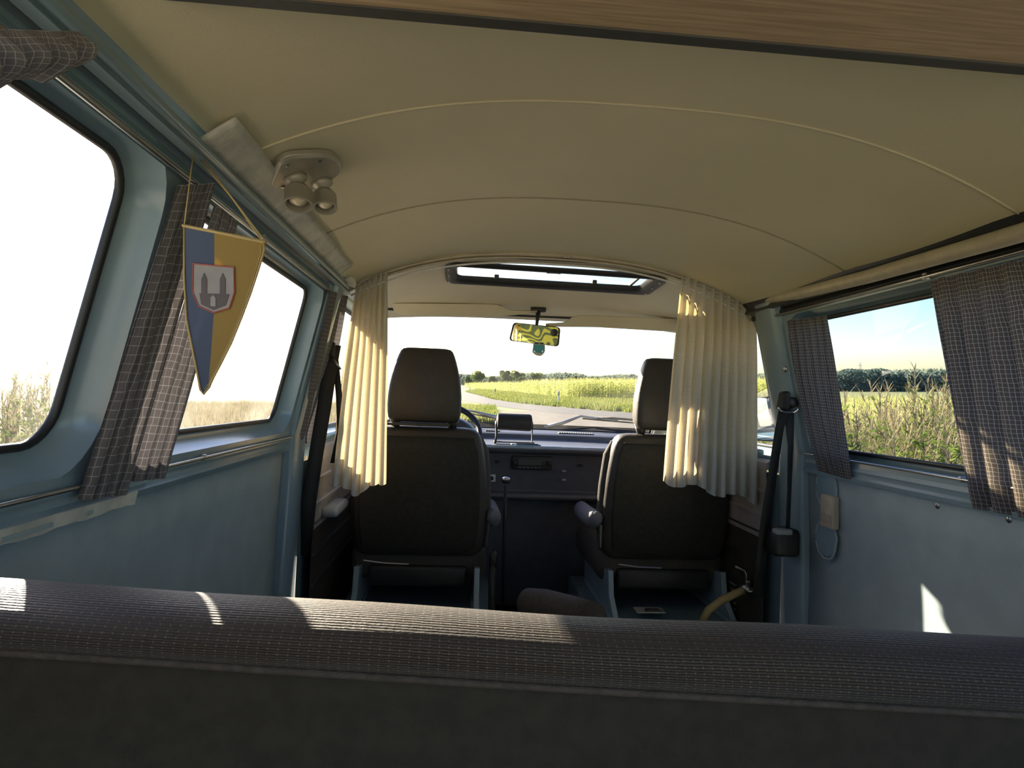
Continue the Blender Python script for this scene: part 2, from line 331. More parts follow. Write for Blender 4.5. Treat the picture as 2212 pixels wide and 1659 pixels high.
def wall_with_holes(s, y0, y1, z0, z1, holes):
    loops = [[Vector((a, b, 0)) for a, b in ((y0, z0), (y1, z0), (y1, z1), (y0, z1))]]+[[Vector((a, b, 0)) for a, b in h] for h in holes]
    tri = geometry.tessellate_polygon(loops); flat = [p for l in loops for p in l]
    return G().add([(s*wx(p.y), p.x, p.y) for p in flat], tri)
NV = Vector((1, 0, SL)).normalized()
def outset(s, loop, d):   # loop in (y,z) pushed outward by d along the wall normal
    return [(s*(wx(z)+NV.x*d), y, z+NV.z*d) for y, z in loop]
def window(s, loop, n, mat, wallmat, depth=.045, lip=.035, glassm='glass', label=''):
    big = grow(loop, lip)
    g = G(); rings = [outset(s, grow(loop, lip*k), d) for k, d in ((1, 0), (.93, .008), (.75, .022), (.5, .034), (.25, .041), (.0, depth))]
    g.loft(rings); fr = struct('window_%d' % n, g, wallmat, smooth=True)
    sg = G(); lp = outset(s, loop, depth-.004); sg.tube(lp+[lp[0], lp[1]], .006, 8, cap=False); obj('seal', sg, 'rubber', fr, smooth=True)
    gg = G(); pl = [Vector((a, b, 0)) for a, b in loop]; tri = geometry.tessellate_polygon([pl]); gg.add(outset(s, loop, depth), tri); obj('pane', gg, glassm, fr)
    return big
wLF = rrect(.965, 1.742, .925, 1.297, .035); wLR = rrect(-.35, .822, .93, 1.302, .05)
wRF = rrect(.70, 1.742, .895, 1.275, .035); wRR = rrect(-.35, .55, .9, 1.28, .05)
doorL = rpoly([(1.985, .875), (3.0, .875), (2.70, 1.315), (1.985, 1.315)], .05); doorR = doorL
H = [window(-1, wLR, 1, None, 'teal', glassm='ghaze'), window(-1, wLF, 2, None, 'teal', glassm='ghaze', lip=.03), window(-1, doorL, 5, None, 'teal', glassm='glass', lip=.02)]
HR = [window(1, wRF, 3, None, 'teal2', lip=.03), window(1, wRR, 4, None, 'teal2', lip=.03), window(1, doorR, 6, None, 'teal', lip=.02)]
struct('wall_left', wall_with_holes(-1, -.6, 1.93, .852, 1.316, H[:2]), 'teal')
struct('wall_right', wall_with_holes(1, -.6, 1.93, .835, 1.316, HR[:2]), 'teal')
def door_holes(s, h, n):
    o = struct('door_%d' % n, wall_with_holes(s, 1.925, 3.12, .80, 1.345, [h]), 'teal', label=('teal painted left cab door with dark card behind driver curtain' if s < 0 else 'teal right cab door with brown ribbed card beside passenger seat')); return o
dL = door_holes(-1, H[2], 1); dR = door_holes(1, HR[2], 2)
# cab shell above the doors
for s, nm in ((-1, 'wall_left'), (1, 'wall_right')):
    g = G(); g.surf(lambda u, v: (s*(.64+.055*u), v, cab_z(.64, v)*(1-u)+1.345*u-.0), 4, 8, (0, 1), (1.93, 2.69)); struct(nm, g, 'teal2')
# B pillars: rounded box section leaning with the wall
def pillar(s, y0, y1, d):
    g = G()
    def sec(z, hw): 
        x = hw; e = .06 if z < .86 else .02; return [(s*(x+e), y0-.01, z), (s*(x-d*.5), y0, z), (s*(x-d), y0+.025, z), (s*(x-d), y1-.03, z), (s*(x-d*.6), y1, z), (s*(x+e), y1+.01, z)]
    zs = [0, .3, .6, .80, .89, 1.0, 1.15, 1.28, 1.36]
    g.loft([sec(z, wx(z) if z > .89 else .785+(.89-z)*.03) for z in zs], True, True); return g
pR = struct('wall_right', pillar(1, 1.80, 1.935, .022), 'teal', smooth=True, bevel=.006)
pL = struct('wall_left', pillar(-1, 1.80, 1.935, .022), 'teal', smooth=True, bevel=.006)
# lower panels
def lower(s, ztop, y1=1.80):
    g = G(); g.surf(lambda u, v: (s*(.797+.012*math.sin(PI*v)*1.0), u, ztop*v), 20, 10, (-.6, y1), (0, 1)); return g
struct('wall_left', lower(-1, .85), 'panel', smooth=True, solid_=.004)
struct('wall_right', lower(1, .832), 'panel', smooth=True, solid_=.004)
# sill ledges above the panels (stepped metal)
for s, zt, nm in ((-1, .85, 'trim_4'), (1, .832, 'trim_5')):
    g = G(); pr = [(.80, zt-.006), (.782, zt-.004), (.778, zt+.006), (.788, zt+.012), (.782, zt+.026), (wx(zt+.036)-.004, zt+.036), (wx(zt+.05)-.001, zt+.05)]
    g.surf(lambda u, v: (s*pr[int(u)][0], v, pr[int(u)][1]), 6, 1, list(range(7)), (-.6, 1.80)); struct(nm, g, 'teal', solid_=.002)
# padded roll along the right roof edge, sweeping up to the arch
pts = [(.655, -.5, 1.335), (.657, .5, 1.337), (.66, 1.0, 1.338), (.66, 1.35, 1.341), (.664, 1.65, 1.352), (.676, 1.85, 1.37), (.69, 1.98, 1.392)]
g = G(); g.tube([Vector(p) for p in pts], .017, 12); struct('trim_6', g, 'piping', smooth=True)
pts2 = [(-.66, -.5, 1.352), (-.66, 1.9, 1.352)]
g = G(); g.tube([Vector(p) for p in pts2], .009, 10); struct('trim_7', g, 'teal', smooth=True)
g = G(); g.box((0, 1.2, -.01), (1.62, 4.2, .02)); struct('floor', g, 'floor')
# nose of the cab: A pillars, windshield with its seal, front wall
WB, WT = 3.36, 2.68
def shield(u, v):     # u -1..1 across, v 0 bottom .. 1 top
    hw = .76-.05*v; return Vector((u*hw+.01, WB+(WT-WB)*v-.10*u*u*(1-.3*v), .852+(1.395-.852)*v-.01*u*u*v))
g = G(); g.surf(lambda u, v: shield(u, v), 24, 8, (-.97, .97), (.0, 1)); ws = struct('window_7', g, 'gshield', smooth=True)
g = G(); lp = [shield(u, 0) for u in np.linspace(-.97, .97, 20)]+[shield(.97, v) for v in np.linspace(.1, .9, 6)]+[shield(u, 1) for u in np.linspace(.97, -.97, 20)]+[shield(-.97, v) for v in np.linspace(.9, .1, 6)]
g.tube([p+Vector((0, -.006, 0)) for p in lp]+[lp[0]], .008, 8, cap=False); obj('seal', g, 'rubber', ws, smooth=True)
for s in (-1, 1):
    g = G(); g.tube([shield(s*1.02, v)+Vector((0, -.02, 0)) for v in np.linspace(-.05, 1.05, 8)], .035, 10); struct('trim_%d' % (8 if s < 0 else 9), g, 'cabliner', smooth=True)
g = G(); g.surf(lambda u, v: (u*.78, 3.40-.10*u*u, .88*v), 12, 2, (-1, 1), (0, 1)); struct('wall_front', g, 'black')
g = G(); g.surf(lambda u, v: (s_*.80, u, v), 1, 1, (2, 3.4), (0, .83))if False else None
for s, dr in ((-1, dL), (1, dR)):
    g = G(); g.surf(lambda u, v: (s*(.772+.0*v), u, v), 1, 1, (1.9, 3.4), (0, .80)); obj('lower_skin', g, 'teal2', dr)
    # door card: upper smooth field, ribs, lower dark field
    c = G()
    prof = [(.757, .845), (.742, .835), (.738, .80), (.742, .745), (.735, .742), (.735, .735), (.742, .732), (.742, .665), (.735, .662), (.735, .655), (.742, .652), (.742, .58)]
    c.surf(lambda u, v: (s*prof[int(u)][0], v, prof[int(u)][1]), 11, 1, list(range(12)), (1.95, 3.05)); obj('door_card', c, 'doorcard', dr, solid_=.003)
    c = G(); c.surf(lambda u, v: (s*.742, u, v), 1, 1, (1.95, 3.05), (.02, .58)); obj('lower_card', c, 'seatblack', dr)
    for z in (.60, .50, .40):
        c = G(); c.tube([(s*.739, 1.97, z), (s*.739, 3.0, z-.0)], .004, 6); obj('chrome_strip', c, 'steel', dr)
    c = G(); c.box((s*.757, 2.5, .865), (.03, .95, .022), r=.008); obj('sill_ledge', c, 'teal', dr, smooth=True)
c = G()
for k in range(5): c.box((.735, 2.22, .37-k*.022), (.006, .16, .007))
obj('vent_grille', c, 'steel', dR)
# rear end: low wall; unseen hatch left open above it to light the ceiling
g = G(); g.box((0, -.6, .22), (1.6, .03, .44)); struct('wall_back', g, 'panel')

# overhead wood board near the camera
t = thing('overhead_shelf', 'brown wooden board under the roof with a dark front edge strip', 'shelf', (0, .2, 1.40))
g = G(); g.box((0, .245, 1.408), (1.22, .70, .014)); obj('board', g, 'wood', t, bevel=.001)
g = G(); g.box((0, .6025, 1.4075), (1.22, .017, .018)); obj('edge_strip', g, 'dedge', t, bevel=.002)

# ================================================================== OUTDOORS (level ground, seen through the windows)
def outd(o, x=0, y=0, z=0, rz=0, s=1):
    o.matrix_world = MO @ Matrix.Translation((x, y, z)) @ Matrix.Rotation(rz, 4, 'Z') @ Matrix.Scale(s, 4); return o
def opoly(name, pts, z, mat, kind='structure', label=None):
    g = G(); pl = [Vector((a, b, 0)) for a, b in pts]; g.add([(a, b, z) for a, b in pts], geometry.tessellate_polygon([pl])); o = obj(name, g, mat); outd(o); o['kind'] = kind
    return o
opoly('ground', [(-900, -60), (900, -60), (900, 1400), (-900, 1400)], 0, 'grassg')
opoly('ground', [(-260, 2), (-4.6, 2), (-6, 30), (-30, 200), (-260, 600)], .004, 'dry')
farE = [(1003, 846), (1066, 863), (1118, 871), (1178, 877), (1227, 881), (1301, 888), (1375, 893), (1700, 905)]
nearE = [(1700, 921), (1375, 903), (1202, 893), (1103, 882), (1003, 866)]
opoly('road', [G2(*p) for p in farE]+[(30, 14)]+[(-1.2, 2.5), (-3.2, 6), (-2.6, 15), (-2.0, 20)][0:0]+[G2(*p) for p in nearE], .012, 'asphalt')
gl = [(-3.0, 1), (9, 1)]+[G2(1700, 921), G2(1375, 903), G2(1202, 893), G2(1150, 887), G2(1068, 893), G2(1068, 915), (-2.4, 14), (-3.0, 8)]
opoly('ground', gl, .008, 'gravel')
opoly('ground', [(-7, -30), (12, -30), (6, -1), (2.0, 2.0), (-1.2, 3.5), (-4.0, 4.2), (-7, 3.5)], .012, 'pale')  # added out of view beside and behind the van, bounces light to the ceiling
opoly('ground', [G2(1020, 847), G2(1090, 859), G2(1170, 871), G2(1190, 877), G2(1120, 869.5), G2(1060, 860)], .01, 'dirt')

def mesh_np(name, V, F, mats, mi=None):
    me = bpy.data.meshes.new(name); me.vertices.add(len(V)); me.vertices.foreach_set('co', V.astype(np.float32).ravel())
    k = F.shape[1]; me.loops.add(F.size); me.loops.foreach_set('vertex_index', F.astype(np.int32).ravel()); me.polygons.add(len(F))
    me.polygons.foreach_set('loop_start', np.arange(0, F.size, k, dtype=np.int32)); me.polygons.foreach_set('loop_total', np.full(len(F), k, dtype=np.int32))
    for m in mats: me.materials.append(M[m])
    if mi is not None: me.polygons.foreach_set('material_index', mi.astype(np.int32))
    me.update(calc_edges=True); o = bpy.data.objects.new(name, me); COL.objects.link(o); return o
def scatter(tv, tf, P, rz, S, tilt=None):
    n = len(P); c, s = np.cos(rz), np.sin(rz)
    V = tv[None]*S[:, None, None] if S.ndim == 1 else tv[None]*S[:, None, :]
    X = V[..., 0]*c[:, None]-V[..., 1]*s[:, None]; Y = V[..., 0]*s[:, None]+V[..., 1]*c[:, None]
    V = np.stack([X+P[:, None, 0], Y+P[:, None, 1], V[..., 2]+P[:, None, 2]], -1).reshape(-1, 3)
    F = (tf[None]+(np.arange(n)*len(tv))[:, None, None]).reshape(-1, tf.shape[1]); return V, F
def ribbon(p0, d, L, w, droop, segs, r):
    # leaf ribbon starting at p0 heading direction d (unit xy), rising then drooping
    vs = []; side = np.array([-d[1], d[0], 0.])
    for i in range(segs+1):
        t = i/segs; p = p0+np.array([d[0], d[1], 0])*L*t*.75+np.array([0, 0, L*(.75*t-droop*t*t)]); ww = w*(1-t)**.7*(.6+1.2*t if t < .4 else 1.08)
        vs += [p-side*ww*.5, p+side*ww*.5]
    fs = [(2*i, 2*i+1, 2*i+3, 2*i+2) for i in range(segs)]; return np.array(vs), np.array(fs)
def merge(parts):
    V = []; F = []; k = 0
    for v, f in parts: V.append(v); F.append(f+k); k += len(v)
    return np.concatenate(V), np.concatenate(F)
def maize_tpl(seed, far=False):
    r = np.random.default_rng(seed); ps = []; mi = []
    h = 2.0
    for k in range(2):
        a = k*PI/2; d = np.array([math.cos(a), math.sin(a), 0])*.016; v = np.array([-d, d, d*.4+[0, 0, h], -d*.4+[0, 0, h]]); ps.append((v, np.array([[0, 1, 2, 3]]))); mi += [0]
    for i in range(6 if far else 12):
        z = .25+i*(1.6/(6 if far else 12)); a = (i % 2)*PI+r.normal(0, .35)+seed; L = r.uniform(.6, .95)
        v, f = ribbon(np.array([0, 0, z]), (math.cos(a), math.sin(a)), L, .09 if not far else .13, r.uniform(.5, 1.05), 3 if far else 5, r); ps.append((v, f)); mi += [0]*len(f)
    for i in range(3 if far else 7):
        a = r.uniform(0, 2*PI); v, f = ribbon(np.array([0, 0, h-.05]), (math.cos(a)*.5, math.sin(a)*.5), r.uniform(.2, .32), .02, .3, 2, r); ps.append((v, f)); mi += [1]*len(f)
    V, F = merge(ps); return V, F, np.array(mi)
bl = [G2(1003, 838.5), (1.5, 91), (5.3, 57), (11, 53.4), (21.6, 50), (26, 48)]
def along(t):
    t = t*(len(bl)-1); i = min(int(t), len(bl)-2); u = t-i; return (bl[i][0]*(1-u)+bl[i+1][0]*u, bl[i][1]*(1-u)+bl[i+1][1]*u)
tp = []
for k in range(4):
    V, F, mi = maize_tpl(k); o = mesh_np('maize_plant', V, F, ['maize', 'tassel'], mi); o.hide_render = False; tp.append(o)
nrow = 0; pts_m = []
for X0 in np.arange(3.6, 24.0, .42):     # front rows of the field, plant by plant
    # y of the boundary at this x
    for i in range(len(bl)-1):
        if bl[i][0] <= X0 <= bl[i+1][0]:
            u = (X0-bl[i][0])/(bl[i+1][0]-bl[i][0]); Yb = bl[i][1]*(1-u)+bl[i+1][1]*u
    for rr_ in range(4): pts_m.append((X0+random.uniform(-.12, .12), Yb+rr_*.6+random.uniform(-.15, .15)))
for i, (x, y) in enumerate(pts_m):
    o = tp[i] if i < 4 else tp[i % 4].copy()
    if i >= 4: COL.objects.link(o)
    outd(o, x, y, 0, random.uniform(0, 6.28), random.uniform(.88, 1.1)); tag(o, 'tall green maize plant with pale tassel in the front rows of the field', 'maize plant', 'maize plants along the field edge')
V, F, mi = maize_tpl(11, True); P = []
N0 = 0
while len(P) < 9500:
    t = rng.uniform(0, 1)**1.0; bx, by = along(t); dep = rng.uniform(0, 1)**1.7*60
    x = bx+rng.normal(0, .3)+dep*.25; y = by+2.3+dep+(0 if x > 3.3 else -2.3)
    P.append((x, y, 0))
P = np.array(P); V2, F2 = scatter(V, F, P, rng.uniform(0, 6.28, len(P)), rng.uniform(.85, 1.08, len(P)))
o = mesh_np('maize_field', V2, F2, ['maize', 'tassel'], np.tile(mi, len(P))); outd(o); tag(o, 'dense green maize field stretching behind its front rows to the woods', 'maize field', kind='stuff')
P = np.array([(lambda D, px: ((px-1106)/FPX*D, D, -1.5))(12+38*rng.uniform(0, 1)**1.4, rng.uniform(1740, 2240)) for _ in range(2200)]); V2, F2 = scatter(V, F, P, rng.uniform(0, 6.28, len(P)), rng.uniform(1, 1.15, len(P)))
P0 = P
o = mesh_np('maize_field', V2, F2, ['maize', 'tassel'], np.tile(mi, len(P))); outd(o); tag(o, 'strip of maize in the hollow behind the roadside weeds, seen through the right side window', 'maize field', kind='stuff')
# grass tufts
def tuft(seed, n=7, h=.3, wd=.025):
    r = np.random.default_rng(seed); vs = []; fs = []
    for i in range(n):
        a = r.uniform(0, 6.28); b = r.uniform(0, .12); p = np.array([math.cos(a)*b, math.sin(a)*b, 0]); d = np.array([math.cos(a+1.5), math.sin(a+1.5), 0])*wd; hh = h*r.uniform(.5, 1); lean = np.array([math.cos(a), math.sin(a), 0])*hh*r.uniform(.1, .6)
        k = len(vs); vs += [p-d, p+d, p+lean+[0, 0, hh]]; fs.append((k, k+1, k+2))
    return np.array(vs), np.array(fs)
tv, tf = tuft(3)
P = []
fe = [G2(*p) for p in farE]
def road_y(x, E_):
    for i in range(len(E_)-1):
        a, b = E_[i], E_[i+1]
        if min(a[0], b[0]) <= x <= max(a[0], b[0]) and abs(a[0]-b[0]) > 1e-6: u = (x-a[0])/(b[0]-a[0]); return a[1]*(1-u)+b[1]*u
    return None
while len(P) < 9000:
    x = rng.uniform(-9, 22); a = road_y(x, fe); b = road_y(x, bl)
    if a is None or b is None or b <= a: continue
    y = a+.3+(b-a+.8)*rng.uniform(0, 1); P.append((x, y, 0))
for _ in range(2600):                    # patch of grass left of the lay-by
    px, py = rng.uniform(985, 1066), rng.uniform(884, 918); x, y = G2(px, py); P.append((x, y, 0))
P = np.array(P); V2, F2 = scatter(tv, tf, P, rng.uniform(0, 6.28, len(P)), rng.uniform(.6, 1.7, len(P)))
o = mesh_np('verge_grass', V2, F2, ['blade']); outd(o); tag(o, 'yellow green grass on the verge between road and maize', 'grass', kind='stuff')
tv, tf = tuft(4, 8, .5, .012)
P = np.array([(lambda Y: (-Y*rng.uniform(.28, .62)-0, Y, 0))(rng.uniform(9, 45)) for _ in range(4000)]); V2, F2 = scatter(tv, tf, P, rng.uniform(0, 6.28, len(P)), rng.uniform(.5, 1.2, len(P)))
o = mesh_np('meadow_grass', V2, F2, ['weedb']); outd(o); tag(o, 'dry pale meadow grass outside the left side window', 'grass', kind='stuff')
# delineator posts
def post(px, py, label):
    x, y = G2(px, py); t = thing('delineator_post', label, 'road post')
    g = G(); w_ = .06
    g.prism([(-w_, -.05, 0), (w_, -.05, 0), (w_, .05, 0), (-w_, .05, 0)], (0, 0, .68)); b1 = obj('post_body', g, 'post', t)
    g = G(); g.loft([[(-w_, -.052, .68-.06), (w_, -.052, .68), (w_, .052, .68), (-w_, .052, .62)], [(-w_, -.052, .86), (w_, -.052, .93), (w_, .052, .93), (-w_, .052, .86)]], True, True); obj('black_band', g, 'postb', t)
    g = G(); g.loft([[(-w_, -.05, .86), (w_, -.05, .92), (w_, .05, .92), (-w_, .05, .86)], [(-w_, -.05, .98), (w_, -.05, 1.03), (w_, .05, 1.03), (-w_, .05, .98)]], True, True); obj('post_top', g, 'post', t)
    g = G(); g.box((0, -.058, .79), (.05, .01, .14)); obj('reflector', g, 'metalw', t)
    outd(t, x, y, 0, 0)
post(1207, 873, 'white roadside post with black band, nearest of the three in front of the maize')
post(1070, 858, 'white roadside post with black band, middle of the three along the road')
post(1015.5, 847, 'small far white roadside post beside the driver headrest, farthest of the three')
# trees and woods
def blob(seed, sub=2, amp=.25):
    bm = bmesh.new(); bmesh.ops.create_icosphere(bm, subdivisions=sub, radius=1); r = random.Random(seed)
    for v in bm.verts: v.co *= 1+r.uniform(-amp, amp)
    V = np.array([v.co for v in bm.verts]); F = np.array([[v.index for v in f.verts] for f in bm.faces]); bm.free(); return V, F
def tree(px, ytop, D, wpx, label, seed):
    r = np.random.default_rng(seed); H_ = 1.5+(830-ytop)*D/FPX; W_ = wpx*D/FPX; x = (px-1106)/FPX*D
    t = thing('tree', label, 'tree', group=None)
    g = G(); g.tube([(0, 0, 0), (0, .1, H_*.3), (.1, 0, H_*.6)], [.3, .22, .12], 8); obj('trunk', g, 'bark', t)
    cs = []; 
    for i in range(9): a = r.uniform(0, 6.28); q = r.uniform(0, .34)*W_; cs.append((math.cos(a)*q, math.sin(a)*q, H_*r.uniform(.38, .8), W_*r.uniform(.16, .26)))
    P = []; 
    for i in range(2600):
        c = cs[r.integers(len(cs))]; d = r.normal(size=3); d /= np.linalg.norm(d); q = c[3]*r.uniform(.7, 1.08); P.append((c[0]+d[0]*q, c[1]+d[1]*q, max(.8, c[2]+d[2]*q*.95)))
    P = np.array(P); tv = np.array([[-.5, 0, -.3], [.5, .1, -.1], [.1, -.1, .55], [-.4, .2, .2]]); tf = np.array([[0, 1, 2, 3]]); s_ = D/300*.5
    V2, F2 = scatter(tv, tf, P, r.uniform(0, 6.28, len(P)), r.uniform(.5, 1.2, len(P))*s_); o = mesh_np('crown', V2, F2, ['treel']); o.parent = t
    outd(t, x, D, 0, 0)
tree(1034, 797, 300, 34, 'broad leafy tree at the far end of the road beside the driver headrest', 1)
tree(1012, 812, 280, 20, 'low round tree half hidden by the driver headrest', 2)
tree(1064, 810, 300, 20, 'small tree between the two tallest tree clumps', 3)
tree(1092, 798, 300, 30, 'tall round tree, left half of the double clump on the horizon', 4)
tree(1119, 798, 300, 30, 'tall tree, right half of the double clump on the horizon', 5)
tree(1123, 812, 250, 22, 'bright low tree standing in front of the double clump', 6)
tree(1157, 800, 300, 32, 'single round tree right of the double clump', 7)
tree(1243, 809, 260, 22, 'small lone tree rising from the maize above the nearest road post', 8)
P = []
for i in range(22000):
    x = rng.uniform(-110, 560); D = rng.uniform(640, 760); h = 11.5+1.6*math.sin(x*.043)+1.2*math.sin(x*.11+1)+max(0, (x-260))*.02; P.append((x, D, h*rng.uniform(0, 1)**.6))
P = np.array(P); qv = np.array([[-.5, 0, -.3], [.5, .1, -.1], [.1, -.1, .55], [-.4, .2, .2]]); qf = np.array([[0, 1, 2, 3]])
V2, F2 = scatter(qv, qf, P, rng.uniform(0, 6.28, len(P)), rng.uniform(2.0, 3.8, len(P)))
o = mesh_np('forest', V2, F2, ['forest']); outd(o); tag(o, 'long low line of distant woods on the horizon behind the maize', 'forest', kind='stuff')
P = []
for i in range(20000):
    D = rng.uniform(120, 165); px = rng.uniform(1760, 2120); x = (px-1106)/FPX*D; top = 803-3*math.sin(px*.031)-2*math.sin(px*.09)+.03*max(0, px-1900); h = (1.5+(830-top)*D/FPX); P.append((x, D, h*rng.uniform(.0, 1)**.7))
P = np.array(P); qv = np.array([[-.5, 0, -.3], [.5, .1, -.1], [.1, -.1, .55], [-.4, .2, .2]]); qf = np.array([[0, 1, 2, 3]])
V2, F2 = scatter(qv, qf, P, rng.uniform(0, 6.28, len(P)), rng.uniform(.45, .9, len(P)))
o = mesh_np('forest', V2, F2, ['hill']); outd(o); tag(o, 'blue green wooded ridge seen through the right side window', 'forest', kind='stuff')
# pylon
x, D = (1858-1106)/FPX*520, 520; t = thing('power_pylon', 'thin lattice power pylon on the ridge in the right side window', 'pylon')
g = G()
for sx, sy in ((-1, -1), (1, -1), (1, 1), (-1, 1)): g.tube([(sx*1.6, sy*1.6, 0), (sx*.3, sy*.3, 20)], .12, 4)
for k in range(8): z = k*2.5; a = 1.6-z*.065; g.tube([(-a, -a, z), (a, -a, z+2.5)], .07, 3)
obj('lattice', g, 'metalw', t)
for z, l in ((14.5, 3.5), (17.5, 2.5)): g = G(); g.tube([(-l, 0, z), (l, 0, z)], .12, 4); obj('crossarm', g, 'metalw', t)
outd(t, x, D, 0, .4)
# roadside weeds
def weed_tpl(seed, h=1.3, ns=6, leafy=1.0):
    r = np.random.default_rng(seed); ps = []; mi = []
    for s_ in range(ns):
        a = r.uniform(0, 6.28); lean = r.uniform(.05, .35); top = np.array([math.cos(a)*lean*h, math.sin(a)*lean*h, h*r.uniform(.65, 1)]); dd = np.array([-math.sin(a), math.cos(a), 0])*.006
        b = np.array([math.cos(a)*.05, math.sin(a)*.05, 0]); v = np.array([b-dd, b+dd, top+dd*.4, top-dd*.4]); ps.append((v, np.array([[0, 1, 2, 3]]))); mi.append(1)
        n = int(26*leafy)
        for i in range(n):
            t = r.uniform(.1, .95); p = b*(1-t)+top*t; an = r.uniform(0, 6.28); L = r.uniform(.05, .13)*(1.25-t*.7); v, f = ribbon(p, (math.cos(an), math.sin(an)), L, L*.38, r.uniform(.2, .9), 2, r); ps.append((v, f)); mi += [0]*len(f)
        for i in range(14):
            t = r.uniform(.72, 1.0); p = b*(1-t)+top*t; an = r.uniform(0, 6.28); v, f = ribbon(p, (math.cos(an)*.6, math.sin(an)*.6), r.uniform(.05, .11), .012, .1, 2, r); ps.append((v, f)); mi += [1]*len(f)
    V, F = merge(ps); return V, F, np.array(mi)
wt = []
for k in range(5): V, F, mi = weed_tpl(20+k, 1.0, 7); wt.append(mesh_np('weed_plant', V, F, ['weed', 'weedb'], mi))
spots = []
for i in range(70):
    D = rng.uniform(3.6, 7.5); px = rng.uniform(1690, 2260); spots.append(((px-1106)/FPX*D, D, (1.5+(830-rng.uniform(848, 905))*D/FPX)*1.05, 'R'))
for i in range(10):
    D = rng.uniform(4.5, 6.5); px = rng.uniform(1985, 2100); spots.append(((px-1106)/FPX*D, D, 1.5+(830-rng.uniform(785, 835))*D/FPX, 'R'))
for i in range(46):
    D = rng.uniform(4.2, 8.5); px = rng.uniform(-260, 215); spots.append(((px-1106)/FPX*D, D, 1.5+(830-rng.uniform(770, 870))*D/FPX, 'L'))
for i, (x, y, h, sd) in enumerate(spots):
    o = wt[i] if i < 5 else wt[i % 5].copy()
    if i >= 5: COL.objects.link(o)
    outd(o, x, y, 0, rng.uniform(0, 6.28), h)
    if sd == 'R': tag(o, 'tall leafy roadside weed with dry seed stems outside the right side window', 'weed', 'weeds outside the right windows')
    else: tag(o, 'tall hazy roadside weed outside the large left rear window', 'weed', 'weeds outside the left rear window')
tv, tf, mi = weed_tpl(40, .7, 4, .7)
P = np.array([(lambda D, px: ((px-1106)/FPX*D, D, 0))(rng.uniform(3.2, 13), rng.uniform(1640, 2300)) for _ in range(420)]+[(lambda D, px: ((px-1106)/FPX*D, D, 0))(rng.uniform(3.6, 10), rng.uniform(-300, 230)) for _ in range(220)])
V2, F2 = scatter(tv, tf, P, rng.uniform(0, 6.28, len(P)), rng.uniform(.7, 1.3, len(P))); o = mesh_np('undergrowth', V2, F2, ['weed', 'weedb'], np.tile(mi, len(P))); outd(o)
tag(o, 'low tangled undergrowth on both roadsides close to the van', 'undergrowth', kind='stuff')

# ================================================================== THINGS IN THE VAN
def curtain_surf(TL, TR, BR, BL, nrm, n, amp, full=1.6, nu=None, nv=26, edge=None, seed=0, hang=0, hem=None):
    r = random.Random(seed); TL, TR, BR, BL, nrm = map(Vector, (TL, TR, BR, BL, nrm)); nrm.normalize(); nu = nu or int(n*9)
    ph = [r.uniform(-.5, .5) for _ in range(n+2)]; am = [r.uniform(.6, 1.3) for _ in range(n+2)]
    Wd = (TR-TL).length*full; Hh = (BL-TL).length
    def fn(u, v):          # v 0 top .. 1 bottom
        k = u*n; i = int(min(k, n-1e-6)); a = am[i]*(1-(k-i))+am[i+1]*(k-i); p = ph[i]*(1-(k-i))+ph[i+1]*(k-i)
        L = TL.lerp(BL, v); Rr = TR.lerp(BR, v)
        if edge: L = L+Vector(edge(0, v)); Rr = Rr+Vector(edge(1, v))
        q = L.lerp(Rr, u+.35/n*math.sin(2*PI*k+PI/2+p)*.5*min(1, v*4)*(0 if u in (0, 1) else 1))
        fine = .25*math.sin(2*PI*k*3.1+1)*max(0, 1-v*5)
        q = q+nrm*amp*(a*math.sin(2*PI*k+p+v*.8)*(.45+.55*min(1, v*3))+fine)
        if hem: q.z += hem(u)*v
        return q
    g = G(); g.surf(fn, nu, nv, uvf=lambda u, v: (u*Wd, v*Hh)); return g
def curtain_thing(label, group, g, mat, rod=None, rodmat='steel', loc=None, hem=None):
    c = [sum(p[i] for p in g.v)/len(g.v) for i in range(3)]; zt = max(p[2] for p in g.v); t = thing('curtain', label, 'curtain', (c[0], c[1], zt), group)
    obj('cloth_panel', g, mat, t, smooth=True)
    if hem: obj('hem', hem, mat, t, smooth=True)
    return t
# --- linen curtains behind the front seats
A = PY(1462, 590, 1.985); B = PY(1632, 640, 1.985); C_ = PY(1636, 1078, 2.0); D_ = PY(1434, 1040, 2.0)
def e_r(s, v): return (-.022*math.sin(PI*v*.9)*(1-s)+(0.006*math.sin(PI*v))*s-(.0)*v, 0, 0)
g = curtain_surf(A, B, C_, D_, (0, 1, 0), 9, .020, 1.5, edge=lambda s, v: ((.018*(1-v)**2 if s == 0 else .0), 0, 0), seed=4, hem=lambda u: -.012*math.sin(u*14)-.01*u)
cr = curtain_thing('cream linen curtain with four sun spots hanging behind the passenger seat', 'linen curtains at the front seats', g, 'linen')
g = G(); g.tube([A+(B-A)*t_+Vector((0, .0, .006+.004*math.sin(t_*3.1))) for t_ in np.linspace(-.02, 1.02, 12)], .006, 8); obj('gathered_header', g, 'linen', cr, smooth=True)
A = PY(768, 622, 1.985); B = PY(838, 575, 1.985); C_ = PY(834, 1046, 2.0); D_ = PY(712, 1050, 1.97)
g = curtain_surf(A, B, C_, D_, (-.2, 1, 0), 6, .024, 2.2, edge=lambda s, v: ((-.006*math.sin(PI*v) if s == 0 else 0), 0, 0), seed=9, hem=lambda u: -.035*math.exp(-((u-.48)/.16)**2)+.0)
cl = curtain_thing('cream linen curtain gathered narrow behind the driver seat, its left fold sunlit', 'linen curtains at the front seats', g, 'linen')
g = G(); g.tube([A+(B-A)*t_+Vector((0, .0, .006)) for t_ in np.linspace(-.02, 1.02, 6)], .006, 8); obj('gathered_header', g, 'linen', cl, smooth=True)
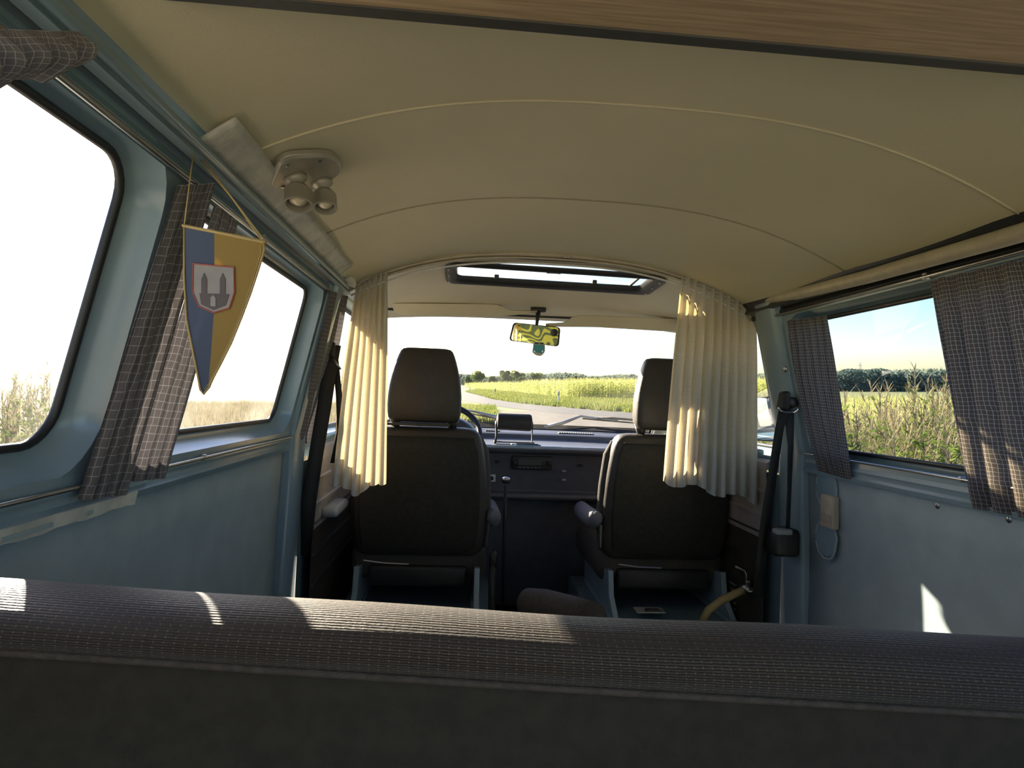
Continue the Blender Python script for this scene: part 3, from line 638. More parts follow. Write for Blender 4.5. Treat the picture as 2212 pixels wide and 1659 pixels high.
t = thing('curtain_rail', 'thin white curtain rail bent along the arch between cab and living space', 'rail', (0, 1.985, 1.45))
g = G(); g.tube([(x, 1.985, ceil_z(x)-.034) for x in np.linspace(-.66, .69, 40)], .0035, 6); obj('rail', g, 'white', t, smooth=True)
g = G(); q = PY(1223, 556, 1.98); g.box(q, (.022, .006, .006)); obj('joint', g, 'chrome', t)
# --- checked curtains along the side windows
def side_curtain(s, tl, tr, br, bl, n, amp, full, label, mat, off=.02, seed=1, nv=26, edge=None, hem=None):
    P4 = [PW(*p, s, off) for p in (tl, tr, br, bl)]
    g = curtain_surf(*P4, (s, 0, 0), n, amp, full, seed=seed, nv=nv, edge=edge, hem=hem); return curtain_thing(label, 'checked side window curtains', g, mat)
side_curtain(-1, (385, 400), (462, 395), (271, 1068), (170, 1082), 4, .007, 1.25, 'checked curtain hanging over the pillar between the two left side windows', 'checkl', seed=3)
side_curtain(-1, (466, 440), (512, 480), (355, 1033), (287, 1040), 3, .007, 1.3, 'narrow checked curtain right of the slit, behind the hanging pennant', 'checkl', seed=5)
side_curtain(-1, (716, 628), (752, 640), (690, 958), (637, 958), 3, .006, 1.4, 'narrow checked curtain at the front end of the left side window', 'checkl', seed=6)
side_curtain(1, (1700, 692), (1787, 682), (1838, 1036), (1768, 1016), 6, .008, 2.2, 'narrow bunched checked curtain at the front end of the right side window', 'check', seed=8, edge=lambda s, v: (0, (.022*math.sin(PI*v) if s == 0 else 0), 0))
P4 = [PW(*p, 1, .02) for p in ((2008, 606), (2212, 560), (2212, 1118), (2092, 1094))]
P4[1] = P4[1]+(P4[1]-P4[0])*.8; P4[2] = P4[2]+(P4[2]-P4[3])*2.2
P4[2].x = P4[3].x+.002; P4[1].x = P4[0].x
g = curtain_surf(*P4, (1, 0, 0), 8, .009, 1.5, seed=12, nv=30); curtain_thing('wide dark checked curtain over the rear part of the right side window', 'checked side window curtains', g, 'check')
# rods the side curtains hang on
for s, y0, y1, lb in ((-1, .0, 1.86, 'thin steel curtain rod along the left window tops'), (1, .3, 1.86, 'thin steel curtain rod along the right window tops')):
    t = thing('curtain_rod', lb, 'curtain rod', (s*.675, 1, 1.315)); g = G(); g.tube([(s*.682, y0, 1.312), (s*.682, y1, 1.312)], .004, 8); obj('rod', g, 'steel', t, smooth=True)
    for y in (.5, 1.2, 1.84): g = G(); g.box((s*.688, y, 1.314), (.016, .012, .016), r=.003); obj('bracket', g, 'steel', t)
    t2 = thing('curtain_rod', lb.replace('tops', 'sill, below the curtains').replace('thin', 'slim lower'), 'curtain rod', (s*.77, 1, .88)); g = G(); g.tube([(s*.772, y0, .885), (s*.772, y1, .885)], .003, 8); obj('rod', g, 'steel', t2, smooth=True)
    for y in (.5, 1.2, 1.84): g = G(); g.box((s*.778, y, .885), (.014, .01, .012), r=.002); obj('bracket', g, 'steel', t2)
# bunched cloth tied up at the top corner of the left rear window
TLc = PW(-60, 60, -1, .05); 
def bun(u, v):
    p = PW(-90+260*u, 60+8*u, -1, .045); q = PW(-90+225*u, 205-55*u+10*math.sin(u*19)+(6 if u > .3 else 0)*math.sin(u*60), -1, .045)
    k = p.lerp(q, v); k.x += .012*math.sin(u*26)*math.sin(PI*v*.8)+.015*math.sin(PI*v); return k
g = G(); g.surf(bun, 40, 10, uvf=lambda u, v: (u*.3, v*.1)); t = thing('valance', 'ragged bunched cloth hanging over the top corner of the large left rear window', 'cloth', (-.69, .55, 1.36)); obj('cloth', g, 'checkl', t, smooth=True)
# padding strip and torn paper by the left roof edge
t = thing('padding_strip', 'pale torn padding strip stuck along the left roof edge', 'strip', (-.66, 1.3, 1.40))
def psurf(u, v):
    y = .84+u*.95; x0 = .654; w1 = (.046-.010*u+.0009*math.sin(u*21))*min(1, (1-u)*14+.35)
    xx = x0-w1*v; return (-xx, y-(.03*v if u > .97 else 0), ceil_z(xx)-.007-.010*(1-v))
g = G(); g.surf(psurf, 60, 4); obj('padding', g, 'paper', t, smooth=True, solid_=.004)
g = G()
for k in (0, 1): g.box((-.648, 1.69+k*.014, 1.3745), (.010, .004, .010))
obj('slots', g, 'black', t)
t = thing('paper_scrap', 'torn white paper scrap in the upper left corner behind the driver', 'paper', PY(757, 600, 1.87))
pl = [(742, 590), (750, 585), (762, 588), (757, 597), (766, 603), (770, 613), (766, 622), (752, 617), (741, 605)]
g = G(); g.prism([PY(a, b, 1.87) for a, b in pl], (0, .004, 0)); obj('scrap', g, 'paper', t)
# --- pennant hanging in front of the left window
def pen(px, py): return onp(px, py, (.35, 1, 0), (-.60, .80, 0))
pts = [(398, 488), (455, 498), (510, 512), (571, 524), (572, 540), (560, 580), (543, 632), (522, 688), (500, 742), (480, 782), (462, 816), (452, 838), (441, 851), (434, 842), (424, 790), (414, 740), (404, 690), (399, 600)]
t = thing('pennant', 'blue and yellow pennant with a castle crest hanging from a cord at the left window', 'pennant', pen(470, 500))
fr = Vector((.35, 1, 0)).normalized()
half_y = [(463, 500), (510, 512), (571, 524), (572, 540), (560, 580), (543, 632), (522, 688), (500, 742), (480, 782), (462, 816), (452, 838), (450, 835), (456, 760), (463, 660)]
half_b = [(398, 488), (463, 500), (463, 660), (456, 760), (450, 835), (441, 851), (434, 842), (424, 790), (414, 740), (404, 690), (399, 600)]
g = G(); g.prism([pen(*p) for p in half_y], fr*.0015); obj('yellow_half', g, 'yellowc', t)
g = G(); g.prism([pen(*p) for p in half_b], fr*.0015); obj('blue_half', g, 'bluec', t)
inner = [(470+(a-470)*.93, 640+(b-640)*.95) for a, b in pts]
g = G(); g.tube([pen(*p)-fr*.001 for p in pts]+[pen(*pts[0])], .0014, 6); obj('fringe_cord', g, 'gold', t, smooth=True)
g = G(); g.tube([pen(*p)-fr*.001 for p in inner[3:13]], .0006, 5); obj('stitching', g, 'gold', t)
g = G(); g.tube([pen(395, 487), pen(574, 523)], .0022, 8); obj('top_rod', g, 'gold', t, smooth=True)
g = G(); e = pen(568, 524); top = Vector((-.662, e.y+.08, 1.335)); g.tube([e, e.lerp(top, .5)+Vector((.004, 0, 0)), top], .0009, 5); g.tube([e+Vector((.003, 0, .001)), top+Vector((.005, .0, 0))], .0009, 5)
e2 = pen(398, 488); g.tube([e2, Vector((-.662, e2.y+.02, 1.335))], .0009, 5); obj('hanging_cord', g, 'gold', t, smooth=True)
cx, cy = 463, 632; sh = [(cx-46+3*math.sin(k), cy+60*0+k*0) for k in range(0)]
shp = [(cx-44, cy-62), (cx+44, cy-54), (cx+45, cy), (cx+34, cy+34), (cx, cy+44), (cx-32, cy+30), (cx-45, cy)]
g = G(); g.prism([pen(*p)-fr*.0012 for p in shp], fr*.001); cs_ = obj('crest_shield', g, 'crestw', t)
g = G()
for x in (-26, 14): g.prism([pen(cx+x, cy+20)-fr*.002, pen(cx+x, cy-28)-fr*.002, pen(cx+x+6, cy-42)-fr*.002, pen(cx+x+12, cy-28)-fr*.002, pen(cx+x+12, cy+22)-fr*.002], fr*.0007)
g.prism([pen(cx-30, cy+2)-fr*.0021, pen(cx+34, cy+4)-fr*.0021, pen(cx+26, cy+28)-fr*.0021, pen(cx, cy+38)-fr*.0021, pen(cx-26, cy+26)-fr*.0021], fr*.0007); obj('castle', g, 'crestd', cs_)
g = G(); g.prism([pen(cx-5, cy+30)-fr*.0028, pen(cx-5, cy+12)-fr*.0028, pen(cx, cy+6)-fr*.0028, pen(cx+6, cy+12)-fr*.0028, pen(cx+6, cy+31)-fr*.0028], fr*.0006); obj('gate', g, 'crestw', cs_)
g = G(); g.tube([pen(*p)-fr*.0015 for p in shp]+[pen(*shp[0])-fr*.0015], .0010, 6); obj('crest_border', g, solid('red thread', (.4, .1, .08), .7), cs_)
# --- ceiling spotlight
lc = Vector((-.582, 1.07, ceil_z(.582)-.004)); sl_ = .30
t = thing('ceiling_spotlight', 'twin swivel ceiling spotlight on a rounded plate near the left roof edge', 'lamp', lc)
nrm = Vector((.40, 0, -1)).normalized(); ux = Vector((1, 0, .40)).normalized(); uy = Vector((0, 1, 0))
lp = rpoly([(-.075, -.045), (.0, -.085), (.075, .02), (.01, .07)], .03, 6)
lp = rpoly([(-.066, .0), (-.01, -.095), (.068, -.045), (.07, .035), (-.005, .075)], .032, 6)
g = G(); b0 = [lc+ux*a+uy*b for a, b in lp]; g.loft([b0, [p+nrm*.008 for p in b0], [lc+(p-lc)*.93+nrm*.013 for p in b0]], True, True); obj('mounting_plate', g, 'lampm', t, smooth=True, bevel=.001)
for a, b in ((-.045, .01), (.04, .045), (.045, -.05), (-.01, -.075)):
    g = G(); g.lathe([(.004, 0), (.0045, .002), (.003, .003)], lc+ux*a*.9+uy*b*.85+nrm*.0128, nrm, 10); obj('screw', g, 'steel', t)
for k, (a, b, dn) in enumerate(((-.012, -.012, (.10, -.30, -1)), (.022, .040, (.14, -.30, -1)))):
    d_ = Vector(dn).normalized(); o_ = lc+ux*a+uy*b+nrm*.012
    g = G(); g.lathe([(.020, 0), (.019, .008), (.012, .013), (.010, .018)], o_, nrm, 20); j = obj('swivel_base', g, 'lampm', t, smooth=True)
    o2 = o_+nrm*.014+Vector((0, .006, 0)); rr_ = .024 if k == 0 else .021
    g = G(); g.lathe([(.006, 0), (rr_*.7, .004), (rr_, .012), (rr_, .034), (rr_*1.04, .036), (rr_*1.04, .039), (rr_*.86, .039), (rr_*.8, .024), (.004, .018)], o2, d_, 24); hd = obj('lamp_head', g, 'lampm', t, smooth=True, auto=.6)
    g = G(); g.lathe([(.002, 0), (rr_*.6, .006), (rr_*.62, .012), (.002, .018)], o2+d_*.020, d_, 16); obj('bulb', g, 'bulb', hd, smooth=True)

# --- front seats
def seat(label, ox, arm, group='front seats'):
    t = thing('front_seat', label, 'seat', (ox, 2.3, .0), group)
    def P(x, y, z): return Vector((ox+x, y, z))
    # backrest: side outline leans back toward the top; front view tapers at the shoulders
    def ring(z, hw, yb, th, k=5):
        lp = rpoly([(-hw, 0), (hw, 0), (hw*.97, th), (-hw*.97, th)], .045, k); return [P(a, yb+b, z) for a, b in lp]
    rows = [(.905, .150, 2.235, .05), (.903, .185, 2.215, .08), (.89, .208, 2.197, .105), (.86, .222, 2.19, .12), (.80, .232, 2.188, .13), (.70, .245, 2.195, .135), (.60, .248, 2.205, .14), (.50, .245, 2.22, .14), (.44, .235, 2.24, .12), (.42, .21, 2.26, .08)]
    g = G(); g.loft([ring(*r_) for r_ in rows], True, True); bk = obj('backrest', g, 'seatblack', t, smooth=True, sub=1)
    g = G(); sh = [(.868, .185, 2.186), (.82, .203, 2.180), (.70, .214, 2.186), (.58, .216, 2.198), (.47, .205, 2.215), (.445, .16, 2.226)]
    g.loft([[P(a, y+b, z) for a, b in rpoly([(-hw, 0), (hw, 0), (hw, .012), (-hw, .012)], .006, 2)] for z, hw, y in sh], True, True); obj('back_panel', g, 'backcloth', bk, smooth=True)
    g = G(); g.tube([P(-.185, 2.186, .872), P(0, 2.184, .874), P(.185, 2.186, .872)], .003, 6); obj('seam', g, 'seatblack', bk)
    # headrest
    def hr(z, hw, y, th): return [P(a, y+b, z) for a, b in rpoly([(-hw, 0), (hw, 0), (hw*.96, th), (-hw*.96, th)], .03, 4)]
    hrows = [(.920, .110, 2.225, .06), (.924, .128, 2.205, .09), (.945, .136, 2.196, .105), (1.02, .138, 2.192, .11), (1.09, .128, 2.200, .10), (1.15, .112, 2.212, .085), (1.188, .098, 2.225, .07), (1.197, .085, 2.24, .05)]
    g = G(); g.loft([hr(*r_) for r_ in hrows], True, True); h = obj('headrest', g, 'seatblack', t, smooth=True, sub=1)
    for s in (-1, 1): g = G(); g.tube([P(s*.105, 2.25, .895), P(s*.105, 2.25, .94)], [.012, .026], 12); obj('headrest_post', g, 'black', h, smooth=True)
    # side rails where the cloth cushion bulges past the shell
    for s in (-1, 1):
        g = G(); g.tube([P(s*.205, 2.26, .872), P(s*.222, 2.262, .82), P(s*.232, 2.265, .70), P(s*.234, 2.275, .58), P(s*.224, 2.29, .46)], [.012, .022, .026, .027, .022], 10); obj('side_bolster', g, 'seatcloth', bk, smooth=True)
    # cushion, sub-frame, box
    g = G(); g.box(P(0, 2.50, .40), (.50, .48, .13), r=.04, seg=3); obj('seat_cushion', g, 'seatcloth', t, smooth=True)
    g = G(); g.box(P(0, 2.34, .355), (.36, .20, .075), r=.012); obj('recliner_housing', g, 'black', t, smooth=True)
    for s in (-1, 1):
        g = G(); g.prism([P(s*.225, 2.20, .40), P(s*.225, 2.18, .315), P(s*.225, 2.10, .255), P(s*.225, 2.62, .255), P(s*.225, 2.62, .33)], (-s*.02, 0, 0)); fr_ = obj('side_bracket', g, 'teal', t, bevel=.003)
        g = G(); g.box(P(s*.215, 2.30, .245), (.035, .60, .018), r=.003); obj('slide_rail', g, 'teal', t)
    g = G(); g.box(P(0, 2.38, .118), (.56, .64, .235), r=.012); obj('seat_box', g, 'teal2', t, smooth=True)
    g = G(); g.tube([P(-.19, 2.19, .425), P(-.12, 2.185, .418), P(-.03, 2.185, .415)], .003, 6); obj('wire_trim', g, 'steel', t)
    for s in arm:
        g = G(); rows_ = [(2.215, .006, .585), (2.225, .022, .585), (2.27, .032, .572), (2.40, .034, .562), (2.52, .032, .562), (2.55, .02, .562)]
        g.loft([[P(s*(.268)+hw*math.cos(a), y, z+hw*1.15*math.sin(a)) for a in np.linspace(0, 2*PI, 16, endpoint=False)] for y, hw, z in rows_], True, True); ar = obj('armrest', g, solid('grey ribbed armrest', (.20, .20, .21), .75, bump=.6, bscale=500) if not M.get('arm') else 'arm', t, smooth=True)
        g = G(); g.tube([P(s*.25, 2.24, .56), P(s*.245, 2.26, .47)], .008, 8); obj('armrest_hinge', g, 'steel', ar)
    return t
seat('dark driver seat with wide headrest on the left, behind the steering wheel', -.424, (1,))
seat('dark passenger seat on the right with sunlit left edge and headrest', .50, (-1,))
# beige strip lying on the driver's seat top, silver seat tag on passenger's side
t = thing('folded_cloth', 'narrow pale strip of cloth lying on top of the driver backrest', 'cloth', (-.44, 2.2, .9))
g = G(); g.box(PY(905, 917, 2.20), (.225, .035, .010), r=.004); obj('cloth', g, 'seatcloth', t, smooth=True)
# label plate and hose beside the passenger seat
p = PZ(1402, 1318, .262); t = thing('warning_sticker', 'silver sticker with small print on the box under the passenger seat', 'sticker', p)
g = G(); g.box((p.x, p.y, p.z), (.105, .055, .003)); obj('plate', g, 'label', t)
g = G()
for k in range(3): g.box((p.x+.012, p.y-.016+k*.012, p.z+.0025), (.07-.01*k, .004, .002))
obj('print', g, 'black', t)
a, b, c, d = PY(1530, 1318, 2.02), PY(1560, 1296, 2.02), PY(1590, 1282, 2.02), PY(1612, 1272, 2.02)
t = thing('hose', 'short yellow brown hose curving up beside the passenger seat box', 'hose', a); g = G(); g.tube([a-Vector((.02, 0, .04)), a, b, c, d], .013, 12); obj('hose', g, 'hose', t, smooth=True)
g = G(); g.tube([d-Vector((.012, 0, .004)), d+Vector((.014, 0, .006))], .017, 12); obj('clamp', g, 'steel', t, smooth=True)
t = thing('lever', 'small bent metal lever standing over the hose beside the passenger seat', 'lever', d)
g = G(); g.tube([PY(1612, 1270, 2.03), PY(1612, 1240, 2.03), PY(1608, 1232, 2.03), PY(1588, 1224, 2.03)], .0045, 8); obj('rod', g, 'steel', t, smooth=True)
g = G(); g.lathe([(.028, 0), (.03, .004), (.026, .010), (.011, .014), (.010, .035)], PY(1616, 1275, 2.03), (0, 0, 1), 20); obj('socket', g, 'steel', t, smooth=True)
# roll on the floor between the seats, handbrake, gear lever
a = PY(1135, 1300, 1.75); b = PY(1285, 1345, 1.55); t = thing('rolled_blanket', 'grey brown rolled blanket on the floor between the two front seats', 'blanket', a)
g = G(); dd = (b-a); g.tube([a-dd*.03, a+dd*.02, a+dd*.3, a+dd*.7, b], [.018, .040, .050, .052, .05], 18); obj('roll', g, 'seatcloth', t, smooth=True)
t = thing('handbrake', 'dark grey handbrake lever beside the driver seat', 'handbrake', PY(1066, 1320, 2.15)); g = G(); g.tube([PY(1062, 1330, 2.15), PY(1063, 1255, 2.2), PY(1065, 1215, 2.22)], [.013, .013, .012], 10); obj('lever_arm', g, 'black', t, smooth=True)
g = G(); g.tube([PY(1065, 1225, 2.219), PY(1065.5, 1200, 2.226), PY(1066, 1190, 2.23)], [.015, .016, .010], 12); obj('grip', g, 'grey' if False else 'black', t, smooth=True)
gk = PY(1093, 1037, 2.45); t = thing('gear_lever', 'gear lever with oval chrome capped knob between the seats', 'gear lever', (gk.x, 2.5, .1))
g = G(); g.tube([(gk.x+.02, 2.62, .05), (gk.x+.01, 2.55, .35), (gk.x, 2.452, gk.z-.02)], .007, 10); obj('stick', g, 'black', t, smooth=True)
g = G(); g.lathe([(.004, -.016), (.015, -.010), (.020, 0), (.017, .008), (.004, .012)], gk, (0, -.35, 1), 20); obj('knob', g, 'black', t, smooth=True)
g = G(); g.lathe([(.0185, .004), (.015, .010), (.003, .0135)], gk, (0, -.35, 1), 20); obj('knob_cap', g, 'chrome', t, smooth=True)

# --- dashboard
t = thing('dashboard', 'wide black dashboard across the cab with a bluish sunlit top tray', 'dashboard', (0, 2.9, .0))
prof = [(2.688, .806), (2.68, .798), (2.684, .786), (2.70, .775), (2.735, .770), (2.75, .735), (2.765, .60), (2.76, .595), (2.73, .590), (2.725, .575), (2.735, .562), (2.80, .558), (2.83, .42), (2.86, .20), (2.9, .03), (3.3, .03), (3.30, .80), (3.36, .852), (3.09, .846), (3.072, .838), (3.068, .822), (3.02, .812), (2.80, .803), (2.72, .806)]
def extr(prof, x0, x1, nx=1, bow=0): 
    g = G(); xs_ = np.linspace(x0, x1, nx+1); g.loft([[Vector((x, y-bow*(x/.75)**2*(1 if y > 3.05 else 0), z)) for y, z in prof] for x in xs_], True, True); return g
obj('dash_body', extr(prof, -.74, .74, 12, .08), 'dashtop', t, smooth=True, bevel=.002)
g = G(); g.tube([(x, 2.687, .8035) for x in np.linspace(-.73, .73, 10)], .0085, 10); obj('rim', g, solid('dash rim vinyl', (.45, .52, .62), .3), t, smooth=True)
for a_, b_ in (((1190, 930), (1252, 930)), ((1040, 918), (1066, 919))):
    p, q = PZ(*a_, .848), PZ(*b_, .848); g = G(); g.box(((p.x+q.x)/2, 3.12, .849), (abs(q.x-p.x), .035, .006), r=.002); v_ = obj('defrost_vent', g, 'black', t)
    g = G(); n_ = max(4, int(abs(q.x-p.x)/.012))
    for k in range(n_): g.box((p.x+(q.x-p.x)*(k+.5)/n_, 3.12, .853), (.003, .03, .003))
    obj('grille', g, 'grey', v_)
p = PY(1137, 952, 2.74); g = G(); g.box((p.x, 2.775, .808), (.135, .085, .010), r=.003); asht = obj('ashtray_lid', g, 'dashtop', t, smooth=True)
g = G(); g.box((p.x+.005, 2.742, .815), (.10, .006, .004)); obj('finger_slot', g, 'black', asht)
p = PY(1149, 1000, 2.74); g = G(); g.box((p.x, 2.742, p.z), (.185, .018, .062), r=.004); rd = obj('radio', g, 'black', t, smooth=True)
g = G(); g.box((p.x-.01, 2.731, p.z+.004), (.11, .006, .030), r=.002); obj('display', g, solid('dark grey display', (.07, .07, .06), .25), rd)
g = G()
for k in range(6): g.box((p.x-.055+k*.018, 2.730, p.z-.020), (.013, .006, .006))
obj('buttons', g, 'grey' if False else 'dashtop', rd)
for s in (-1, 1): g = G(); g.lathe([(.010, 0), (.010, .012), (.007, .014)], (p.x+s*.078, 2.734, p.z), (0, -1, 0), 16); obj('tuning_knob', g, 'black', rd, smooth=True)
for px, py in ((1218, 1018), (1218, 1037), (1255, 1006), (1075, 998)):
    q = PY(px, py, 2.735); g = G(); g.box((q.x, 2.742, q.z), (.022, .014, .010), r=.003); obj('slider_knob', g, 'grey' if px == 1218 else 'black', t, smooth=True)
q = PY(1063.5, 1033, 2.735); g = G(); g.box((q.x, 2.745, q.z), (.030, .012, .034), r=.003); sw = obj('switch_plate', g, 'white', t, smooth=True); g = G(); g.lathe([(.009, 0), (.009, .010), (.006, .012)], (q.x-.003, 2.739, q.z), (0, -1, 0), 16); obj('rotary_switch', g, 'black', sw, smooth=True)
for px, py in ((1143, 1068), (1188, 1069)):
    q = PY(px, py, 2.78); g = G(); g.lathe([(.003, 0), (.003, .003)], (q.x, 2.785, q.z), (0, -1, 0), 10); obj('screw', g, 'grey', t)
g = G(); q = PY(1180, 1042, 2.73); g.box((q.x, 2.742, .568), (.32, .035, .012), r=.003); obj('parcel_ledge', g, 'black', t, smooth=True)
q = PZ(1135, 964, .813); g = G(); g.box((q.x, 2.687, .812), (.085, .012, .003), r=.001); obj('blue_sticker', g, 'blue', t)
# instrument hood and steering wheel in front of the driver
t = thing('instrument_cluster', 'black hooded instrument cluster behind the steering wheel', 'instrument cluster', (-.42, 2.8, .8))
g = G(); g.loft([[Vector((-.42+w_*math.cos(a), y, .80+h_*math.sin(a)**.7 if math.sin(a) > 0 else .80)) for a in np.linspace(0, PI, 16)] for y, w_, h_ in ((2.75, .20, .13), (2.82, .215, .14), (2.95, .20, .10), (3.02, .17, .06))], True, True); obj('hood', g, 'dashtop', t, smooth=True)
g = G(); g.box((-.42, 2.748, .835), (.27, .006, .06), r=.002); obj('dial_face', g, 'black', t)
t = thing('steering_wheel', 'large black steering wheel mostly hidden behind the driver seat', 'steering wheel', (-.42, 2.56, .80))
wc = Vector((-.405, 2.60, .862)); wn = Vector((0, -.62, .78)).normalized(); wu = Vector((1, 0, 0)); wv = wn.cross(wu)
g = G(); g.tube([wc+(wu*math.cos(a)+wv*math.sin(a))*.198 for a in np.linspace(0, 2*PI, 49)], .0125, 12, cap=False); obj('rim', g, 'black', t, smooth=True)
g = G(); g.lathe([(.05, -.03), (.06, 0), (.05, .012), (.01, .016)], wc-wn*.02, wn, 20); obj('hub', g, 'black', t, smooth=True)
for s in (-1, 1): g = G(); g.tube([wc+wu*s*.04-wn*.01, wc+wu*s*.195], [.018, .012], 8, sq=.4); obj('spoke', g, 'black', t, smooth=True)
g = G(); g.tube([wc-wn*.03, wc-wn*.30], .022, 12); obj('column', g, 'black', t, smooth=True)
# dash device: black cylinder in a bracket with a cable
p = PY(1111, 912, 2.86); t = thing('dash_device', 'black rounded cylinder device on a metal bracket on the dashboard top', 'device', (p.x, 2.86, .81))
g = G(); pr_ = [(.020, -.085), (.038, -.080), (.040, -.07), (.040, .07), (.038, .080), (.020, .085)]; g.lathe(pr_, p, (1, .0, -.02), 24); obj('body', g, 'black', t, smooth=True, auto=.8)
g = G(); g.box((p.x, 2.86, p.z+.036), (.15, .022, .008), r=.002); obj('top_strip', g, 'dashtop', t)
for s in (-1, 1): g = G(); g.prism([(p.x+s*.089, 2.850, p.z+.004), (p.x+s*.089, 2.868, p.z+.004), (p.x+s*.089, 2.872, .815), (p.x+s*.089, 2.846, .815)], (-s*.004, 0, 0)); obj('bracket_arm', g, 'black', t)
g = G(); g.box((p.x, 2.842, .815), (.19, .055, .006), r=.001); obj('bracket_plate', g, 'black', t)
g = G(); a = PY(1072, 918, 2.80); g.tube([a+Vector((0, .03, .015)), a, a+Vector((.004, -.01, -.05)), a+Vector((-.004, -.02, -.085))], .005, 8); obj('cable', g, 'rubber', t, smooth=True)
# sun visors
def visor(label, x0, x1, flip, pts_):
    t = thing('sun_visor', label, 'sun visor', pts_[0]); g = G(); g.prism(pts_, (0, .022, .004)); obj('visor_panel', g, 'cabliner', t, smooth=True, bevel=.009, bseg=3); return t
yv = 2.56
def v2(lst, y=yv, r=.02): 
    P3 = [PY(a, b, y) for a, b in lst]; lp = rpoly([(p.x, p.z) for p in P3], r, 4); return [Vector((a, y, b)) for a, b in lp]
t = visor('beige driver sun visor folded up at the top of the windshield, left of the mirror', 0, 0, 1, v2([(846, 655), (1072, 657), (1100, 670), (1150, 672), (1142, 678), (1085, 683), (990, 682), (870, 681), (850, 672)]))
g = G(); g.tube([PY(1095, 672, yv+.01), PY(1160, 673, yv+.01)], .005, 8); obj('hinge_rod', g, 'piping', t, smooth=True)
t = visor('beige passenger sun visor hanging lower, right of the mirror and behind the linen curtain', 0, 0, 1, v2([(1179, 699), (1222, 697), (1240, 683), (1262, 681), (1600, 694), (1600, 722), (1440, 716), (1290, 707), (1190, 706)]))
g = G(); g.tube([PY(1179, 702, yv+.01), PY(1225, 702, yv+.01)], .006, 8); obj('hinge_rod', g, 'piping', t, smooth=True)
# rear view mirror and its air freshener
mc = PY(1157, 722, 2.56); t = thing('rear_view_mirror', 'rectangular rear view mirror hanging at the top centre of the windshield', 'mirror', mc)
target = Vector((-.36, -.45, 1.10)); nm = ((CAM-mc).normalized()+(target-mc).normalized()).normalized()
tx = Vector((1, 0, -.04)); tx = (tx-nm*tx.dot(nm)).normalized(); tz = nm.cross(tx); tz = -tz if tz.z < 0 else tz
lp = rpoly([(-.100, .043), (.104, .038), (.104, -.045), (-.112, -.037)], .016, 6)
g = G(); L_ = lambda k, d: [mc+tx*a*k+tz*b*k+nm*d for a, b in lp]; g.loft([L_(.85, -.022), L_(1, -.014), L_(1, .0), L_(.965, .001)], True, True); obj('housing', g, 'black', t, smooth=True)
g = G(); g.add(L_(.93, .0025), [tuple(range(len(lp)))]); obj('mirror_glass', g, 'mirror', t)
ft = PY(1163, 669, 2.585); g = G(); g.box(ft, (.066, .03, .020), r=.006); obj('foot', g, 'black', t, smooth=True)
g = G(); g.tube([ft+Vector((0, 0, -.004)), PY(1161, 690, 2.575), mc-nm*.015+Vector((.002, 0, .03))], [.012, .008, .006], 10); obj('stem', g, 'black', t, smooth=True)
fc = PY(1164, 754, 2.55); t = thing('air_freshener', 'turquoise and cream van shaped air freshener card hanging under the mirror', 'air freshener', fc)
g = G(); sh = lambda z0, z1, w0, w1: [fc+Vector((-w0, 0, z0)), fc+Vector((w0, 0, z0)), fc+Vector((w1, 0, z1)), fc+Vector((-w1, 0, z1))]
lpf = rpoly([(-.025, .030), (.022, .030), (.027, .012), (.027, -.012), (.012, -.030), (-.010, -.028), (-.029, -.015), (-.025, .012)], .008, 4)
g = G(); g.prism([fc+Vector((a, 0, b)) for a, b in lpf], (0, .004, 0)); obj('card', g, 'creamp', t)
g = G(); g.prism([fc+Vector((a, -.0012, b)) for a, b in rpoly([(-.0235, .018), (.0235, .018), (.0245, -.010), (.010, -.018), (-.022, -.012)], .004, 3)], (0, .0015, 0)); obj('turquoise_front', g, 'aqua', t)
g = G(); g.prism([fc+Vector((a, -.0013, b)) for a, b in [(-.018, .027), (-.002, .027), (-.002, .021), (-.019, .021)]], (0, .0015, 0)); g.prism([fc+Vector((a, -.0013, b)) for a, b in [(.003, .027), (.018, .027), (.019, .021), (.003, .021)]], (0, .0015, 0)); obj('windows', g, 'dedge', t)
g = G(); g.lathe([(.0035, 0), (.0035, .002)], fc+Vector((.0155, -.0012, -.009)), (0, -1, 0), 12); g.lathe([(.0035, 0), (.0035, .002)], fc+Vector((-.019, -.0012, -.011)), (0, -1, 0), 12); obj('headlamps', g, 'chrome', t)
g = G(); g.tube([fc+Vector((0, 0, .029)), mc-nm*.018+Vector((.005, 0, -.03))], .0008, 5); obj('string', g, 'white', t)
# sunroof
t = thing('sunroof', 'black framed tilting sunroof with dirty glass in the cab ceiling', 'sunroof', (.035, 2.22, 1.46))
lp0 = rrect(SR[0]-.022, SR[1]+.03, SR[2]-.022, SR[3]+.022, .045, 6); 
def fz(a, b, d): return Vector((a, b, cab_z(a, b)+d))
g = G(); lin = rrect(SR[0]+.022, SR[1]-.022, SR[2]+.018, SR[3]-.022, .03, 6); g.loft([[fz(a, b, -.001) for a, b in lp0], [fz(a, b, -.010) for a, b in grow(lp0, -.004)], [fz(a, b, -.013) for a, b in grow(lp0, -.018)], [fz(a, b, -.010) for a, b in grow(lin, .012)], [fz(a, b, -.004) for a, b in grow(lin, .004)], [fz(a, b, .010) for a, b in lin]]); fr_ = obj('frame', g, 'black', t, smooth=True)
for a in np.linspace(SR[0]-.008, SR[1]+.008, 2):
    for b in np.linspace(SR[2]+.03, SR[3]-.02, 3): g = G(); g.lathe([(.004, 0), (.003, .003)], fz(a, b, -.0125), (0, 0, -1), 10); obj('screw', g, 'steel', fr_)
gx0, gx1, gy0, gy1 = SR[0]-.01, SR[1]-.05, SR[2]-.07, SR[3]+.01
gz = lambda a, b: cab_z(a, b)+.014
